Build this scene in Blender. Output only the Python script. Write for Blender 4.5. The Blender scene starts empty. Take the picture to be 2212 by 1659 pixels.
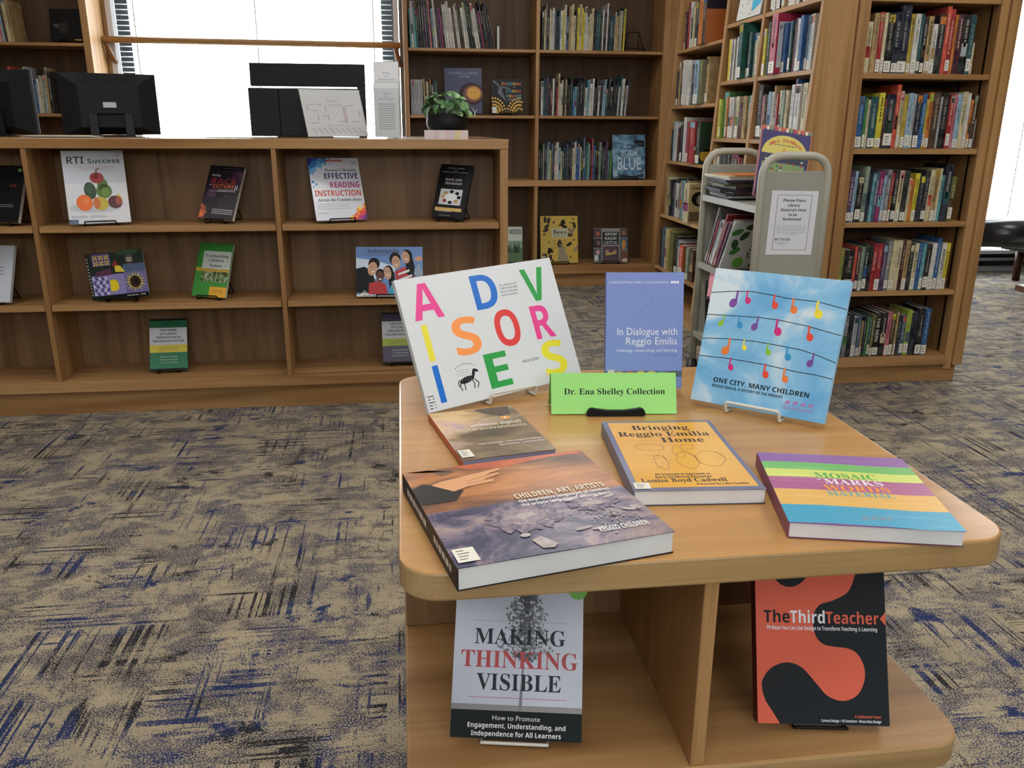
import bpy, bmesh, math, random
from mathutils import Vector, Matrix
random.seed(7)
PI = math.pi
C = bpy.context.scene.collection
SC = bpy.context.scene

# ------------------------------------------------------------------ camera, sky, lights, exposure
def look_matrix(pitch, roll, yaw):
    fwd = Vector((math.sin(yaw)*math.cos(pitch), math.cos(yaw)*math.cos(pitch), -math.sin(pitch)))
    rt = Vector((math.cos(yaw), -math.sin(yaw), 0)); up = rt.cross(fwd)
    r2 = math.cos(roll)*rt + math.sin(roll)*up; u2 = -math.sin(roll)*rt + math.cos(roll)*up
    m = Matrix((r2, u2, -fwd)).transposed().to_4x4()
    return m
cam_d = bpy.data.cameras.new('camera'); cam = bpy.data.objects.new('camera', cam_d); C.objects.link(cam)
cam_d.sensor_width = 36.0; cam_d.lens = 1800/2212*36.0; cam_d.clip_start = .02; cam_d.clip_end = 200
cam.matrix_world = Matrix.Translation((0, 0, 1.15)) @ look_matrix(math.radians(17.12), math.radians(.306), math.radians(7.44))
SC.camera = cam
vs = SC.view_settings
vs.view_transform = 'Standard'; vs.look = 'None'; vs.gamma = 1.0; vs.use_curve_mapping = False
vs.exposure = 0.0
SC.cycles.max_bounces = 6; SC.cycles.diffuse_bounces = 2; SC.cycles.glossy_bounces = 3
SC.cycles.transmission_bounces = 4; SC.cycles.transparent_max_bounces = 10
SC.cycles.sample_clamp_indirect = 4.0; SC.cycles.caustics_reflective = False; SC.cycles.caustics_refractive = False
SC.cycles.use_denoising = True

W = bpy.data.worlds.new('overcast_sky'); SC.world = W; W.use_nodes = True
W.node_tree.nodes['Background'].inputs[0].default_value = (.93, .97, 1.0, 1)
W.node_tree.nodes['Background'].inputs[1].default_value = 13.0

def area(name, loc, sx, sy, power, col=(1, .98, .95), rot=(0, 0, 0)):
    l = bpy.data.lights.new(name, 'AREA'); l.shape = 'RECTANGLE'; l.size = sx; l.size_y = sy; l.energy = power; l.color = col
    o = bpy.data.objects.new(name, l); C.objects.link(o); o.location = loc; o.rotation_euler = rot
    return o
for i, (x, y) in enumerate(((-2.1, .2), (.2, .4), (2.3, .4), (-2.1, 2.3), (.3, 2.4), (2.4, 2.3), (-1.4, 4.6), (1.0, 4.6), (3.9, 4.3), (-1.2, -1.6), (1.4, -1.6))):
    area('ceiling_light', (x, y, 2.72), .6, 1.2, 15)

# ------------------------------------------------------------------ materials
def lin(c):
    c = c/255.0
    return c/12.92 if c <= .04045 else ((c+.055)/1.055)**2.4
def rgb(h):
    h = h.lstrip('#'); return tuple(lin(int(h[i:i+2], 16)) for i in (0, 2, 4)) + (1.0,)
_m = {}
def mat(h, rough=.45, metal=0.0, spec=.5):
    if sum(rgb(h)[:3])/3 < .03 and not metal and h != '#1e2024': rough, spec = max(rough, .42), min(spec, .22)   # inks and black plastics: little sheen
    k = (h, rough, metal, spec)
    if k in _m: return _m[k]
    m = bpy.data.materials.new('paint_'+h.strip('#')); m.use_nodes = True
    b = m.node_tree.nodes['Principled BSDF']
    b.inputs['Base Color'].default_value = rgb(h); b.inputs['Roughness'].default_value = rough
    b.inputs['Metallic'].default_value = metal; b.inputs['Specular IOR Level'].default_value = spec
    _m[k] = m; return m
def nodes(name):
    m = bpy.data.materials.new(name); m.use_nodes = True; nt = m.node_tree
    return m, nt, nt.nodes['Principled BSDF']
def nd(nt, t, **kw):
    n = nt.nodes.new(t)
    for k, v in kw.items(): setattr(n, k, v)
    return n
def mapped(nt, scale, loc=(0, 0, 0), coord='Object'):
    tc = nd(nt, 'ShaderNodeTexCoord'); mp = nd(nt, 'ShaderNodeMapping')
    mp.inputs['Scale'].default_value = scale; mp.inputs['Location'].default_value = loc
    nt.links.new(tc.outputs[coord], mp.inputs['Vector']); return mp.outputs[0]
def noise(nt, vec, scale=1, detail=4, rough=.55, dist=0):
    n = nd(nt, 'ShaderNodeTexNoise'); n.inputs['Scale'].default_value = scale; n.inputs['Detail'].default_value = detail
    n.inputs['Roughness'].default_value = rough; n.inputs['Distortion'].default_value = dist
    nt.links.new(vec, n.inputs['Vector']); return n.outputs['Fac']
def ramp(nt, fac, stops, interp='LINEAR'):
    r = nd(nt, 'ShaderNodeValToRGB'); r.color_ramp.interpolation = interp; e = r.color_ramp.elements
    while len(e) < len(stops): e.new(.5)
    for el, (p, c) in zip(e, stops): el.position = p; el.color = rgb(c) if isinstance(c, str) else (c, c, c, 1)
    nt.links.new(fac, r.inputs[0]); return r.outputs[0]
def mix(nt, fac, a, b, mode='MIX'):
    n = nd(nt, 'ShaderNodeMix', data_type='RGBA', blend_type=mode)
    if isinstance(fac, float): n.inputs[0].default_value = fac
    else: nt.links.new(fac, n.inputs[0])
    for s, v in ((6, a), (7, b)):
        if isinstance(v, str): n.inputs[s].default_value = rgb(v)
        else: nt.links.new(v, n.inputs[s])
    return n.outputs[2]
def math2(nt, op, a, b):
    n = nd(nt, 'ShaderNodeMath', operation=op)
    for i, v in ((0, a), (1, b)):
        if isinstance(v, (int, float)): n.inputs[i].default_value = v
        else: nt.links.new(v, n.inputs[i])
    return n.outputs[0]

def wood(name, axis, dark, midc, light, rough=.42, scale=1.0, coat=0.0):
    m, nt, b = nodes(name)
    g = [70*scale]*3; g[axis] = 2.2*scale
    f = [11*scale]*3; f[axis] = .6*scale
    fine = noise(nt, mapped(nt, g), 1, 3, .6); broad = noise(nt, mapped(nt, f, (3, 1, 7)), 1, 3, .55, 1.2)
    pores = [240*scale]*3; pores[axis] = 9*scale
    po = ramp(nt, noise(nt, mapped(nt, pores), 1, 2), [(.30, .0), (.42, 1.0)])
    base = ramp(nt, broad, [(.3, dark), (.5, midc), (.7, light)])
    col = mix(nt, ramp(nt, fine, [(.35, .0), (.65, 1.0)]), mix(nt, .30, base, dark), base)
    col = mix(nt, po, mix(nt, .35, col, dark), col)
    nt.links.new(col, b.inputs['Base Color']); b.inputs['Roughness'].default_value = rough
    b.inputs['Specular IOR Level'].default_value = .4
    b.inputs['Coat Weight'].default_value = coat; b.inputs['Coat Roughness'].default_value = .12
    return m
OAK_X = wood('oak_along', 0, '#8b643d', '#a98052', '#ba9263')
OAK_Z = wood('oak_upright', 2, '#8b643d', '#a98052', '#ba9263')
OAK_Y = wood('oak_depth', 1, '#8b643d', '#a98052', '#ba9263')
SHADED_Z = wood('oak_back_shaded', 2, '#493420', '#5c442b', '#685035', .55)  # shade inside the tall bookcases painted into the back panel colour
BACK_Z = wood('oak_back', 2, '#6f5338', '#886949', '#947553', .5)
TOP_X = wood('oak_tabletop', 0, '#a87a46', '#bd8d53', '#c99c63', .33, 1.0, .25)
EDGE_X = wood('oak_table_edge', 0, '#94764a', '#ad8e60', '#b99b70', .4)
COUNTER_X = wood('oak_counter_top', 0, '#8b643d', '#a98052', '#ba9263', .22, 1.0, .6)

def carpet():
    """worn-look woven carpet tiles: dark loops dithered over a beige ground"""
    m, nt, b = nodes('carpet_tile'); lk = nt.links.new
    pile = ramp(nt, noise(nt, mapped(nt, (260, 330, 1)), 1, 1, .5), [(.30, 0.0), (.70, 1.0)])
    N = lambda sc, loc, d=4, r=.6, ds=0: noise(nt, mapped(nt, sc, loc), 1, d, r, ds)
    step = lambda f, a, c, hi=1.0: ramp(nt, f, [(a, 0.0), (c, hi)])
    # half-metre tiles laid in turned directions
    ck = nd(nt, 'ShaderNodeTexChecker'); ck.inputs['Scale'].default_value = 1.0; ck.inputs[1].default_value = (0, 0, 0, 1); ck.inputs[2].default_value = (1, 1, 1, 1)
    lk(mapped(nt, (2, 2, 1), (.13, .31, .5)), ck.inputs['Vector'])
    soft = N((3.1, 3.1, 1), (4, 4, 0), 2)
    turn = step(math2(nt, 'ADD', math2(nt, 'MULTIPLY', ck.outputs[1], .25), soft), .50, .72)
    lines = mix(nt, turn, step(N((.9, 80, 1), (1, 4, 0), 2, .5), .52, .58), step(N((80, .9, 1), (9, 3, 0), 2, .5), .52, .58))
    gate = step(N((4.2, 4.2, 1), (2, 6, 0), 3), .42, .56)
    cross = mix(nt, turn, step(N((65, 1.1, 1), (4, 7, 0), 2, .5), .57, .62), step(N((1.1, 65, 1), (6, 2, 0), 2, .5), .57, .62))
    gate2 = step(N((3.1, 3.1, 1), (8, 3, 0), 3), .46, .58)
    streak = math2(nt, 'MAXIMUM', math2(nt, 'MULTIPLY', lines, gate), math2(nt, 'MULTIPLY', cross, gate2))
    blob = step(N((8.5, 12, 1), (2, 8, 0), 7, .70, .3), .40, .56, .62)
    heavy = step(N((6, 9.5, 1), (7, 1, 0), 7, .72, .4), .54, .64)
    smear = mix(nt, turn, step(N((3.5, 22, 1), (5, 5, 0), 6, .70), .53, .64), step(N((22, 3.5, 1), (3, 9, 0), 6, .70), .53, .64))
    D = math2(nt, 'MAXIMUM', math2(nt, 'MAXIMUM', blob, math2(nt, 'MULTIPLY', streak, .9)), math2(nt, 'MAXIMUM', math2(nt, 'MULTIPLY', heavy, .95), math2(nt, 'MULTIPLY', smear, .75)))
    hit = nd(nt, 'ShaderNodeMapRange'); lk(math2(nt, 'SUBTRACT', D, pile), hit.inputs[0]); hit.inputs[1].default_value = -.10; hit.inputs[2].default_value = .10
    hue = N((3.6, 3.6, 1), (1, 1, 0), 3, .6, .4)
    strong = math2(nt, 'MAXIMUM', heavy, math2(nt, 'MAXIMUM', streak, smear))
    dk = mix(nt, step(hue, .47, .53), '#28282b', '#27345c')
    dark = mix(nt, strong, '#55535e', dk)
    ground = mix(nt, step(N((5, 5, 1), (3, 3, 0), 3), .4, .62), '#a0937b', '#b0a287')
    col = mix(nt, hit.outputs[0], ground, dark)
    lk(col, b.inputs['Base Color']); b.inputs['Roughness'].default_value = .95; b.inputs['Specular IOR Level'].default_value = .15
    bp = nd(nt, 'ShaderNodeBump'); bp.inputs['Strength'].default_value = .5; bp.inputs['Distance'].default_value = .003
    lk(pile, bp.inputs['Height']); lk(bp.outputs[0], b.inputs['Normal'])
    return m
CARPET = carpet()

def mottled(name, stops, scale=(30, 30, 30), detail=4, rough=.35, dist=0., coord='Object', loc=(0, 0, 0)):
    m, nt, b = nodes(name)
    nt.links.new(ramp(nt, noise(nt, mapped(nt, scale, loc, coord), 1, detail, .6, dist), stops), b.inputs['Base Color'])
    b.inputs['Roughness'].default_value = rough; return m
WALLM = mottled('painted_brick', [(.3, '#cfc8bb'), (.7, '#e2dccf')], (14, 14, 40), 2, .7)
WALL2 = mottled('room_wall', [(.3, '#7d705e'), (.7, '#8a7d6a')], (3, 3, 3), 2, .9)
PAGE = mottled('paper_edges', [(.35, '#c9cbc8'), (.65, '#eceef0')], (4, 4, 700), 2, .8)
PAGEV = mottled('paper_edges_upright', [(.35, '#b9b5aa'), (.65, '#e6e2d8')], (700, 4, 4), 2, .8)
_sp = {}
def spine_mat(h):
    """printed cover cloth: base colour with a faint mottled print"""
    if h in _sp: return _sp[h]
    m, nt, b = nodes('cover_'+h.strip('#'))
    n = noise(nt, mapped(nt, (40, 40, 26), (len(_sp), 2*len(_sp), 5)), 1, 3, .6)
    dk = mix(nt, .30, h, '#0c0c10'); lt = mix(nt, .05, h, '#f4efe4')
    nt.links.new(mix(nt, ramp(nt, n, [(.38, 0.0), (.62, 1.0)]), dk, lt), b.inputs['Base Color'])
    b.inputs['Roughness'].default_value = .42; b.inputs['Specular IOR Level'].default_value = .25; _sp[h] = m; return m
def glass(name, tint=(1, 1, 1, 1), gl=.06):
    m = bpy.data.materials.new(name); m.use_nodes = True; nt = m.node_tree; nt.nodes.clear()
    o = nd(nt, 'ShaderNodeOutputMaterial'); t = nd(nt, 'ShaderNodeBsdfTransparent'); t.inputs[0].default_value = tint
    g = nd(nt, 'ShaderNodeBsdfGlossy'); g.inputs['Roughness'].default_value = .03
    lw = nd(nt, 'ShaderNodeLayerWeight'); lw.inputs[0].default_value = .5; x = nd(nt, 'ShaderNodeMixShader')
    f = math2(nt, 'ADD', math2(nt, 'MULTIPLY', math2(nt, 'POWER', lw.outputs['Facing'], 5.0), .6), .035)
    nt.links.new(f, x.inputs[0]); nt.links.new(t.outputs[0], x.inputs[1]); nt.links.new(g.outputs[0], x.inputs[2])
    nt.links.new(x.outputs[0], o.inputs[0]); return m
GLASS = glass('window_glass'); ACRYL = glass('clear_acrylic', (.96, .98, .98, 1))

# ------------------------------------------------------------------ fonts and lettering
FD = bpy.utils.system_resource('DATAFILES')+'/fonts/'
def font(f):
    try: return bpy.data.fonts.load(FD+f)
    except Exception: return None
FONTS = {'sans': None, 'serif': font('NotoSansMath-Regular.woff2')}
def mathy(s, up, lo):
    o = ''
    for ch in s:
        if 'A' <= ch <= 'Z': o += chr(up+ord(ch)-65)
        elif 'a' <= ch <= 'z': o += chr(lo+ord(ch)-97)
        else: o += ch
    return o
_tx = {}
def text_geo(s, fnt, off=0.0, res=2):
    k = (s, fnt, off, res)
    if k in _tx: return _tx[k]
    c = bpy.data.curves.new('lettering', 'FONT')
    body = s; v = FONTS.get('sans')
    if fnt in ('serif', 'serifbold') and FONTS['serif']: v = FONTS['serif']; body = mathy(s, 0x1D400, 0x1D41A)
    elif fnt == 'bold' and FONTS['serif']:
        v = FONTS['serif']; body = ''.join(chr(0x1D7EC+ord(q)-48) if q.isdigit() else q for q in mathy(s, 0x1D5D4, 0x1D5EE))
    elif fnt == 'italic' and FONTS['serif']: v = FONTS['serif']; body = mathy(s, 0x1D468, 0x1D482)
    elif fnt == 'plain': v = None
    if v: c.font = v
    c.body = body; c.size = 1; c.resolution_u = res; c.offset = off
    o = bpy.data.objects.new('lettering', c); me = bpy.data.meshes.new_from_object(o)
    vs_ = [tuple(x.co) for x in me.vertices]; fs = [tuple(p.vertices) for p in me.polygons]
    bpy.data.objects.remove(o); bpy.data.curves.remove(c); bpy.data.meshes.remove(me)
    _tx[k] = (vs_, fs); return _tx[k]

# ------------------------------------------------------------------ mesh collecting
class MB:
    def __init__(s): s.v = []; s.f = []; s.i = []; s.m = []
    def mi(s, m):
        if m not in s.m: s.m.append(m)
        return s.m.index(m)
    def add(s, vs_, fs, m, M=None):
        n = len(s.v); k = s.mi(m)
        s.v += [tuple(M @ Vector(v)) for v in vs_] if M else [tuple(v) for v in vs_]
        s.f += [tuple(n+j for j in f) for f in fs]; s.i += [k]*len(fs); return s
    def box(s, a, b, m, M=None):
        (x0, y0, z0), (x1, y1, z1) = a, b
        return s.add([(x0, y0, z0), (x1, y0, z0), (x1, y1, z0), (x0, y1, z0), (x0, y0, z1), (x1, y0, z1), (x1, y1, z1), (x0, y1, z1)],
            [(0, 3, 2, 1), (4, 5, 6, 7), (0, 1, 5, 4), (1, 2, 6, 5), (2, 3, 7, 6), (3, 0, 4, 7)], m, M)
    def prism(s, pts, z0, z1, m, M=None, side=None):
        n = len(pts); v = [(x, y, z0) for x, y in pts]+[(x, y, z1) for x, y in pts]
        s.add(v, [tuple(range(n-1, -1, -1)), tuple(range(n, 2*n))], m, M)
        k = len(s.v)-2*n; j = s.mi(side or m)
        for a in range(n):
            b = (a+1) % n; s.f.append((k+a, k+b, k+n+b, k+n+a)); s.i.append(j)
        return s
    def tube(s, pts, r, m, n=8, closed=False, M=None):
        P = [Vector(p) for p in pts]; L = len(P); vs_ = []; up = None
        for i, p in enumerate(P):
            if closed: t = (P[(i+1) % L]-P[i-1]).normalized()
            else: t = (P[min(i+1, L-1)]-P[max(i-1, 0)]).normalized()
            if up is None: up = t.orthogonal().normalized()
            up = (up-t*up.dot(t)).normalized(); sd = t.cross(up)
            rr = r[i] if isinstance(r, (list, tuple)) else r
            vs_ += [tuple(p+rr*(math.cos(2*PI*a/n)*up+math.sin(2*PI*a/n)*sd)) for a in range(n)]
        fs = []
        for i in range(L if closed else L-1):
            a0 = i*n; b0 = ((i+1) % L)*n
            fs += [(a0+a, a0+(a+1) % n, b0+(a+1) % n, b0+a) for a in range(n)]
        if not closed: fs += [tuple(range(n-1, -1, -1)), tuple(range((L-1)*n, L*n))]
        return s.add(vs_, fs, m, M)
    def lathe(s, prof, m, n=24, M=None):
        vs_ = []; fs = []; L = len(prof)
        for r, z in prof: vs_ += [(r*math.cos(2*PI*a/n), r*math.sin(2*PI*a/n), z) for a in range(n)]
        for i in range(L-1):
            fs += [(i*n+a, i*n+(a+1) % n, (i+1)*n+(a+1) % n, (i+1)*n+a) for a in range(n)]
        fs += [tuple(range(n-1, -1, -1)), tuple(range((L-1)*n, L*n))]
        return s.add(vs_, fs, m, M)
    def build(s, name, parent=None, smooth=False, bevel=0.0, kind=None):
        me = bpy.data.meshes.new(name); me.from_pydata(s.v, [], s.f)
        for m in s.m: me.materials.append(m)
        me.polygons.foreach_set('material_index', s.i)
        if smooth: me.polygons.foreach_set('use_smooth', [True]*len(s.f))
        me.update()
        o = bpy.data.objects.new(name, me); C.objects.link(o)
        if parent is not None: o.parent = parent
        if kind: o['kind'] = kind
        if bevel:
            b = o.modifiers.new('edge', 'BEVEL'); b.width = bevel; b.segments = 2; b.limit_method = 'ANGLE'; b.angle_limit = math.radians(40)
        return o
def rounded(pts, m, r=.012, fillet_n=6):
    """polyline with filleted corners"""
    P = [Vector(p) for p in pts]; out = [P[0]]
    for i in range(1, len(P)-1):
        a, b, c = P[i-1], P[i], P[i+1]; d1 = (a-b); d2 = (c-b); k = min(r, d1.length*.49, d2.length*.49)
        p, q = b+d1.normalized()*k, b+d2.normalized()*k
        for t in range(fillet_n+1):
            t /= fillet_n; out.append((1-t)**2*p+2*t*(1-t)*b+t*t*q)
    out.append(P[-1]); return [tuple(p) for p in out]
def tag(o, label, cat, group=None):
    o['label'] = label; o['category'] = cat
    if group: o['group'] = group
    return o
def thing(name, label, cat, M=None, group=None):
    o = bpy.data.objects.new(name, None); o.empty_display_size = .05; C.objects.link(o)
    if M is not None: o.matrix_world = M
    return tag(o, label, cat, group)
def frame(x, y, z, yaw=0, tilt=0, roll=0):
    r = math.radians
    return Matrix.Translation((x, y, z)) @ Matrix.Rotation(r(yaw), 4, 'Z') @ Matrix.Rotation(-r(tilt), 4, 'X') @ Matrix.Rotation(-r(roll), 4, 'Y')

# ------------------------------------------------------------------ printed matter on a cover (unit square: u right, v up)
class Print:
    def __init__(s, mb, w, h, x0, y=0.0, eps=.00012): s.b = mb; s.w = w; s.h = h; s.x0 = x0; s.y = y; s.e = eps; s.k = 1
    def P(s, u, v): return (s.x0+u*s.w, s.y-s.e*s.k, v*s.h)
    def up(s): s.k += 1; return s
    def poly(s, pts, m):
        s.b.add([s.P(u, v) for u, v in pts], [tuple(range(len(pts)))], m); return s
    def rect(s, u0, v0, u1, v1, m): return s.poly([(u0, v0), (u1, v0), (u1, v1), (u0, v1)], m)
    def ell(s, u, v, ru, rv, m, rot=0., n=20, a0=0., a1=360.):
        a = s.h/s.w; c, d = math.cos(math.radians(rot)), math.sin(math.radians(rot)); pts = []
        for i in range(n+(a1-a0 < 360)):
            t = math.radians(a0+(a1-a0)*i/n); x, y = ru*math.cos(t)*s.w, rv*math.sin(t)*s.h
            pts.append((u+(x*c-y*d)/s.w, v+(x*d+y*c)/s.h))
        return s.poly(pts, m)
    def line(s, pts, wd, m):
        for (u0, v0), (u1, v1) in zip(pts, pts[1:]):
            x0, y0, x1, y1 = u0*s.w, v0*s.h, u1*s.w, v1*s.h; L = math.hypot(x1-x0, y1-y0) or 1
            nx, ny = -(y1-y0)/L*wd/2, (x1-x0)/L*wd/2
            s.poly([((x0-nx)/s.w, (y0-ny)/s.h), ((x1-nx)/s.w, (y1-ny)/s.h), ((x1+nx)/s.w, (y1+ny)/s.h), ((x0+nx)/s.w, (y0+ny)/s.h)], m)
        return s
    def text(s, t, u0, u1, v, cap, m, fnt='sans', off=0.0, res=2, rot=0.):
        vs_, fs = text_geo(t, fnt, off, res)
        if not vs_: return s
        hv = text_geo('H', fnt, off, res)[0]; H = max(q[1] for q in hv); xs = [q[0] for q in vs_]; a, b = min(xs), max(xs)
        k = (u1-u0)/(b-a); c, d = math.cos(math.radians(rot)), math.sin(math.radians(rot))
        out = []
        for x, y, z in vs_:
            X = (x-a)*k*s.w; Y = y/H*cap*s.h
            out.append(s.P(u0+(X*c-Y*d)/s.w, v+(X*d+Y*c)/s.h))
        s.b.add(out, fs, m); return s
    def dashes(s, u0, u1, v, hgt, m, rows=1, gap=.02, seed=1):
        r = random.Random(seed)
        for i in range(rows):
            u = u0; vv = v-i*gap
            while u < u1:
                L = r.uniform(.02, .07)*(1 if u1-u0 > .3 else .6); s.rect(u, vv, min(u+L, u1), vv+hgt, m); u += L+.012
        return s

def cover_art_none(p): pass
def faced_book(name, label, M, w, h, t, front, art=None, spine=None, back=None, group=None, cat='book', hard=False, eps=.00012, sticker=None, page=None, spine_side=-1, spine_art=None):
    """a book seen from its cover: origin at bottom centre of the front cover, -y towards the reader"""
    r = thing(name, label, cat, M, group)
    ct = .0022 if hard else .0009; ins = .004 if hard else .0012
    x0, x1 = -w/2, w/2; sp = spine or front; bk = back or sp
    fc = MB().box((x0, 0, 0), (x1, ct, h), front)
    if art: art(Print(fc, w, h, x0, 0, eps))
    fo = fc.build('front_cover', r)
    MB().box((x0, t-ct, 0), (x1, t, h), bk).build('back_cover', r)
    if spine_side < 0: a, b, pa, pb = x0, x0+ct, x0+ct, x1-ins
    else: a, b, pa, pb = x1-ct, x1, x0+ins, x1-ct
    sm = MB().box((a-.0002, ct, 0), (b+.0002, t-ct, h), sp)
    if spine_art: spine_art(sm, a-.0006, t, h)
    sm.build('spine', r)
    MB().box((pa, ct, ins), (pb, t-ct, h-ins), page or PAGE).build('page_block', r)
    if sticker:
        u, v, su, sv = sticker; s_ = MB(); p = Print(s_, w, h, x0, 0, eps); p.k = 9
        p.rect(u, v, u+su, v+sv, mat('#e4e0d2')); p.k = 10
        for i in range(4): p.rect(u+su*.15, v+sv*(.18+.2*i), u+su*(.5+.1*(i % 3)), v+sv*(.24+.2*i), mat('#6a6a66'))
        s_.build('call_number_label', fo)
    return r

def easel(x, y, z, yaw, lean, wid, hgt, m, label, deep=.02, group=None, r=.0022, lip=.016):
    """bent wire easel: lip in front of the book, sloping back frame, rear leg"""
    t = thing('wire_easel', label, 'book stand', frame(x, y, z, yaw), group)
    a = wid/2; L = math.radians(lean); sb = lambda k: (math.sin(L)*k+deep, math.cos(L)*k)
    f = MB(); p1 = sb(.004); q1 = sb(hgt)
    f.tube(rounded([(-a, p1[0], r), (-a, -.006, r), (-a, -.010, r+lip), (a, -.010, r+lip), (a, -.006, r), (a, p1[0], r)], m, .005), r, m, 6)
    f.build('front_lip', t, True)
    b = MB(); b.tube(rounded([(-a, p1[0], r), (-a*.62, q1[0], q1[1]), (a*.62, q1[0], q1[1]), (a, p1[0], r)], m, .012), r, m, 6); b.build('back_frame', t, True)
    g = MB(); q = sb(hgt*.93)
    g.tube(rounded([(-a*.6, q[0]+.003, q[1]), (-a*.75, q[0]+hgt*.5, r), (a*.75, q[0]+hgt*.5, r), (a*.6, q[0]+.003, q[1])], m, .01), r, m, 6); g.build('rear_leg', t, True)
    return t
BLK = mat('#101012', .35); WHT = mat('#d9d9d2', .3)

# ------------------------------------------------------------------ the room
def struct(name, mb, **k): return mb.build(name, kind='structure', **k)
struct('floor', MB().box((-5, -3, -.05), (8, 6.9, 0), CARPET))
struct('ceiling', MB().box((-5, -3, 2.75), (8, 6.9, 2.85), mat('#e6e2d8', .9)))
wb = MB()
WY = 6.5
for a, b in (((-5, -1.955)), ((.02, 3.4)), ((6.6, 8))): wb.box((a, WY, 0), (b, WY+.12, 2.75), WALLM)
wb.box((-1.955, WY, 2.45), (.02, WY+.12, 2.75), WALLM).box((-1.955, WY, 0), (.02, WY+.12, .16), WALLM)
wb.box((3.4, WY, 2.45), (6.6, WY+.12, 2.75), WALLM).box((3.4, WY, 0), (6.6, WY+.12, .155), mat('#1b1c1f', .5))
struct('wall_back', wb)
struct('wall_left', MB().box((-5.1, -3, 0), (-5, 6.9, 2.75), WALL2))
struct('wall_right', MB().box((8, -3, 0), (8.1, 6.9, 2.75), WALL2))
struct('wall_front', MB().box((-5, -3.1, 0), (8, -3, .95), WALL2).box((-5, -3.1, 2.45), (8, -3, 2.75), WALL2).box((-5, -3.1, .95), (8, -3, 1.75), WALL2).box((-5, -3.1, 1.75), (-.6, -3, 2.45), WALL2).box((1.4, -3.1, 1.75), (8, -3, 2.45), WALL2))  # high opening added behind the camera to let in front fill light
def window(n, x0, x1, z0, z1, jamb):
    fm = mat('#d8dadc', .4); dk = mat('#33393f', .4)
    f = MB()
    for a, b in ((x0, x0+.035), (x1-.035, x1)): f.box((a, WY-.06, z0), (b, WY+.02, z1), fm)
    f.box((x0, WY-.02, z1-.04), (x1, WY+.02, z1), fm).box((x0, WY-.07, z0), (x1, WY+.02, z0+.03), fm)
    o = f.build('window_%d' % n, kind='structure')
    j = MB()
    j.box((x0+.035, WY+.03, z0), (x0+.035+jamb, WY+.11, z1), dk).box((x1-.035-jamb, WY+.03, z0), (x1-.035, WY+.11, z1), dk)
    j.box((x0, WY+.03, z0), (x1, WY+.11, z0+.05), dk); j.build('window_jamb', o)
    MB().box((x0+.03, WY+.06, z0+.03), (x1-.03, WY+.066, z1-.03), GLASS).build('window_pane', o)
window(1, -1.95, .015, .16, 2.45, .085)
window(2, 3.4, 6.6, .155, 2.45, .05)
struct('trim_1', MB().box((-1.975, WY-.05, .0), (-1.95, WY, 2.7), OAK_Z))
struct('baseboard_back', MB().box((3.2, WY-.012, 0), (8, WY, .05), mat('#c9cdd2', .3)).box((3.2, WY-.03, .05), (8, WY, .09), mat('#111214', .4)).box((3.2, WY-.02, .09), (8, WY, .115), mat('#b9c2cc', .3)))
BL, _nt, _b = nodes('blind_slat'); _b.inputs['Base Color'].default_value = rgb('#e4e9ec'); _b.inputs['Roughness'].default_value = .5
_t = nd(_nt, 'ShaderNodeBsdfTranslucent'); _t.inputs[0].default_value = rgb('#dfe6ea'); _x = nd(_nt, 'ShaderNodeMixShader'); _x.inputs[0].default_value = .35
_nt.links.new(_b.outputs[0], _x.inputs[1]); _nt.links.new(_t.outputs[0], _x.inputs[2]); _nt.links.new(_x.outputs[0], [n for n in _nt.nodes if n.type == 'OUTPUT_MATERIAL'][0].inputs[0])
def blind(x0, x1, z0, z1, label):
    t = thing('venetian_blind', label, 'window blind', Matrix.Translation(((x0+x1)/2, WY-.02, z0)))
    hw = (x1-x0)/2; s = MB(); n = int((z1-z0)/.0335)
    for i in range(n):
        z = .03+i*.0335; s.add([(-hw, -.017, z-.005), (hw, -.017, z-.005), (hw, .013, z+.005), (-hw, .013, z+.005)], [(0, 1, 2, 3)], BL)
    s.build('slats', t)
    MB().box((-hw, -.016, 0), (hw, .012, .018), BL).build('bottom_rail', t)
    MB().box((-hw, -.02, z1-z0-.045), (hw, .02, z1-z0), BL).build('head_rail', t)
    for u in (-hw+.13, 0, hw-.13):
        MB().box((u-.004, -.0195, .01), (u+.004, -.0185, z1-z0-.03), mat('#dfe3e6', .6)).build('ladder_tape', t)
blind(-1.905, -.03, .2, 2.43, 'white venetian blind filling the bright window behind the display counter')
blind(3.445, 6.555, .17, 2.43, 'white venetian blind in the bright window behind the black chair')

rl = thing('window_rail', 'wooden rail crossing the bright window behind the computers', 'rail', Matrix.Translation((-1, 6.38, 1.705)))
MB().tube([(-.99, 0, 0), (1.03, 0, -.007)], .021, OAK_X, 12).build('bar', rl, True)
for x in (-.955, .99):
    MB().tube(rounded([(x, .0, -.02), (x+.012, .02, -.08), (x+.03, .04, -.13), (x+.032, .066, -.135)], None, .04), .017, wood('bracket_wood', 2, '#5e3d20', '#7a5230', '#8a6038'), 8).build('bracket', rl, True)

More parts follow.
